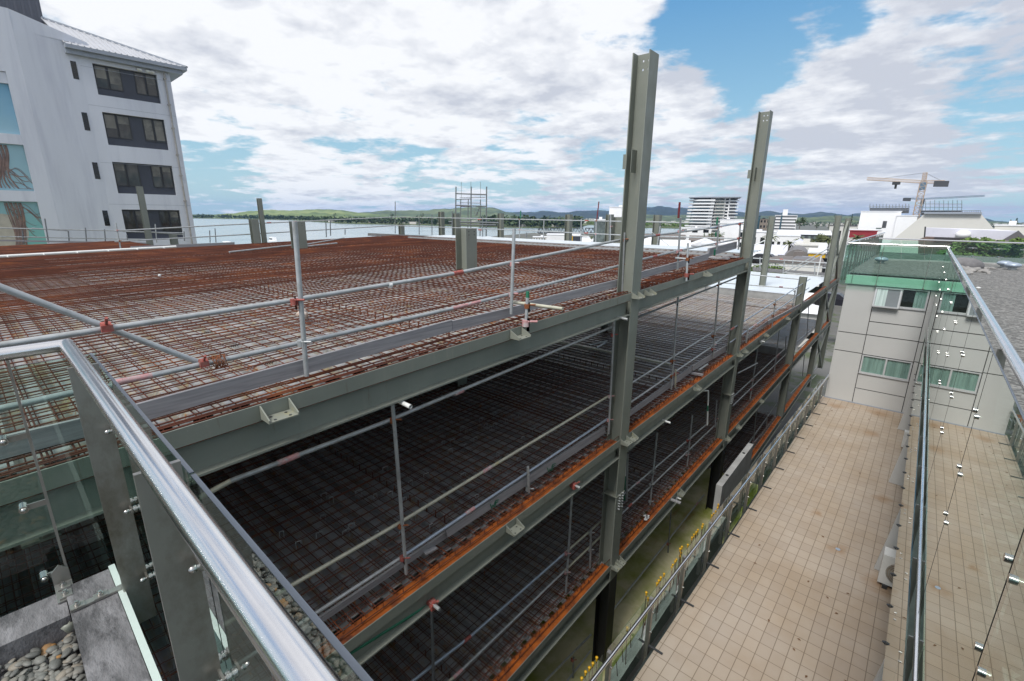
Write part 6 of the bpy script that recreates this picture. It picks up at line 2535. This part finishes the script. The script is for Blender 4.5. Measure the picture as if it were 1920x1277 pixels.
n1 = wn(1.5, 11, .58, (3.1, 1.7, 0), .3)
n2 = wn(3.6, 8, .6, (.4, 2.2, 0))
dens = mth('ADD', mth('MULTIPLY_ADD', n1, .85, .075), mth('MULTIPLY_ADD', n2, .65, -.325))


def blob(px, py, r0, r1, amt):
    d = ray(px, py).normalized()
    vm = N('ShaderNodeVectorMath')
    vm.operation = 'DISTANCE'
    vm.inputs[1].default_value = d
    t.links.new(tc.outputs['Generated'], vm.inputs[0])
    mr = N('ShaderNodeMapRange')
    mr.interpolation_type = 'SMOOTHSTEP'
    mr.inputs[1].default_value = r0
    mr.inputs[2].default_value = r1
    mr.inputs[3].default_value = amt
    mr.inputs[4].default_value = 0
    t.links.new(vm.outputs['Value'], mr.inputs[0])
    return mr.outputs[0]


bias = .10
for args in ((1340, 25, .02, .12, -.20), (1450, 30, .02, .15, -.20), (1390, 120, .01, .09, -.17), (1150, 60, .02, .12, .10), (1290, 200, .02, .09, .10), (1900, 175, .02, .13, -.20), (1760, 190, .01, .10, -.16), (1800, 30, .01, .10, -.12), (1470, 250, .01, .08, -.10), (1640, 20, .01, .09, -.10),
             (1720, 110, .02, .14, .12), (1880, 70, .02, .10, .08), (1600, 30, .01, .07, -.10), (1580, 190, .02, .12, .14), (1760, 270, .03, .22, .14),
             (420, 280, .02, .15, -.15), (620, 285, .02, .12, -.14), (800, 290, .02, .12, -.14), (960, 320, .02, .10, -.12), (1900, 380, .02, .2, -.12), (400, 380, .01, .1, -.10), (1130, 350, .01, .1, -.07),
             (600, 90, .1, .4, .16), (1000, 170, .05, .25, .13), (350, 120, .05, .2, .08), (1650, 260, .03, .2, .12), (1560, 140, .02, .10, .12), (560, 325, .01, .10, .12)):
    bias = mth('ADD', bias, blob(*args))
zen = N('ShaderNodeMapRange')
zen.inputs[1].default_value = .55
zen.inputs[2].default_value = .8
zen.inputs[3].default_value = 0
zen.inputs[4].default_value = .25
t.links.new(sep.outputs[2], zen.inputs[0])
bias = mth('ADD', bias, zen.outputs[0])
dens = mth('ADD', dens, bias)
mask = N('ShaderNodeMapRange')
mask.interpolation_type = 'SMOOTHSTEP'
mask.inputs[1].default_value = .48
mask.inputs[2].default_value = .64
t.links.new(dens, mask.inputs[0])
shade = mth('ADD', mth('MULTIPLY', wn(2.4, 8, .58, (3.1, 1.55, .3)), .7), mth('MULTIPLY', wn(7, 6, .6, (1.1, .5, 0)), .3))
cr = N('ShaderNodeValToRGB')
cr.color_ramp.elements[0].position = .40
cr.color_ramp.elements[0].color = (.62, .64, .70, 1)
cr.color_ramp.elements[1].position = .58
cr.color_ramp.elements[1].color = (1.0, 1.0, 1.0, 1)
sh2 = mth('ADD', shade, blob(500, 60, .1, .8, .07))
sh2 = mth('ADD', sh2, blob(1800, 300, .1, .5, -.08))
t.links.new(sh2, cr.inputs[0])
cl = N('ShaderNodeMix')
cl.data_type = 'RGBA'
cl.blend_type = 'MULTIPLY'
cl.inputs[0].default_value = 1
t.links.new(cr.outputs[0], cl.inputs[6])
CLOUD = 7.9
cl.inputs[7].default_value = (CLOUD * .985, CLOUD * .99, CLOUD * 1.01, 1)
mx = N('ShaderNodeMix')
mx.data_type = 'RGBA'
t.links.new(mth('MULTIPLY', mask.outputs[0], .95), mx.inputs[0])
skb = N('ShaderNodeMix')
skb.data_type = 'RGBA'
skb.blend_type = 'MULTIPLY'
skb.inputs[0].default_value = 1
grad = N('ShaderNodeValToRGB')
ge_ = grad.color_ramp.elements
ge_[0].position, ge_[0].color = 0.0, (.56, .80, .86, 1)
ge_[1].position, ge_[1].color = .75, (.05, .24, .68, 1)
for p_, c_ in ((.16, (.36, .66, .83, 1)), (.38, (.12, .40, .76, 1))):
    e_ = ge_.new(p_)
    e_.color = c_
t.links.new(zc, grad.inputs[0])
skb.inputs[0].default_value = 1
t.links.new(grad.outputs[0], skb.inputs[6])
skb.inputs[7].default_value = (7.0, 7.0, 7.0, 1)
sm = N('ShaderNodeMix')
sm.data_type = 'RGBA'
sm.inputs[0].default_value = .75
t.links.new(sky.outputs[0], sm.inputs[6])
t.links.new(skb.outputs[2], sm.inputs[7])
t.links.new(sm.outputs[2], mx.inputs[6])
t.links.new(cl.outputs[2], mx.inputs[7])
t.links.new(mx.outputs[2], bg.inputs[0])
t.links.new(bg.outputs[0], out.inputs[0])

sl = bpy.data.lights.new('sun', 'SUN')
sl.energy = 2.7
sl.angle = math.radians(20)
sl.color = (1, .97, .92)
so = bpy.data.objects.new('sun', sl)
COL.objects.link(so)
sd = V((SUN_DIR.x * math.cos(SUN_EL), SUN_DIR.y * math.cos(SUN_EL), math.sin(SUN_EL)))
so.rotation_euler = sd.to_track_quat('Z', 'Y').to_euler()
so.location = (0, 0, 50)

S.view_settings.view_transform = 'Standard'
S.view_settings.look = 'None'
S.view_settings.exposure = .4
S.view_settings.gamma = 1
S.render.engine = 'CYCLES'
S.cycles.max_bounces = 8
S.cycles.transparent_max_bounces = 24
S.cycles.use_denoising = True
# the moist air over the harbour and the far hills
mb = MB()
hz = V((0, 5000, 0))
mb.box((-9600, -3600, ZW - 6), (9600, 10000, 175))
hv = mb.build('haze', None)
hm = bpy.data.materials.new('haze_air')
hm.use_nodes = True
ht = hm.node_tree
ht.nodes.clear()
ho = ht.nodes.new('ShaderNodeOutputMaterial')
pv = ht.nodes.new('ShaderNodeVolumePrincipled')
pv.inputs['Color'].default_value = (.28, .54, 1.0, 1)
pv.inputs['Density'].default_value = 6.5e-5
ht.links.new(pv.outputs[0], ho.inputs['Volume'])
hv.data.materials.append(hm)
tag(hv, kind='stuff')
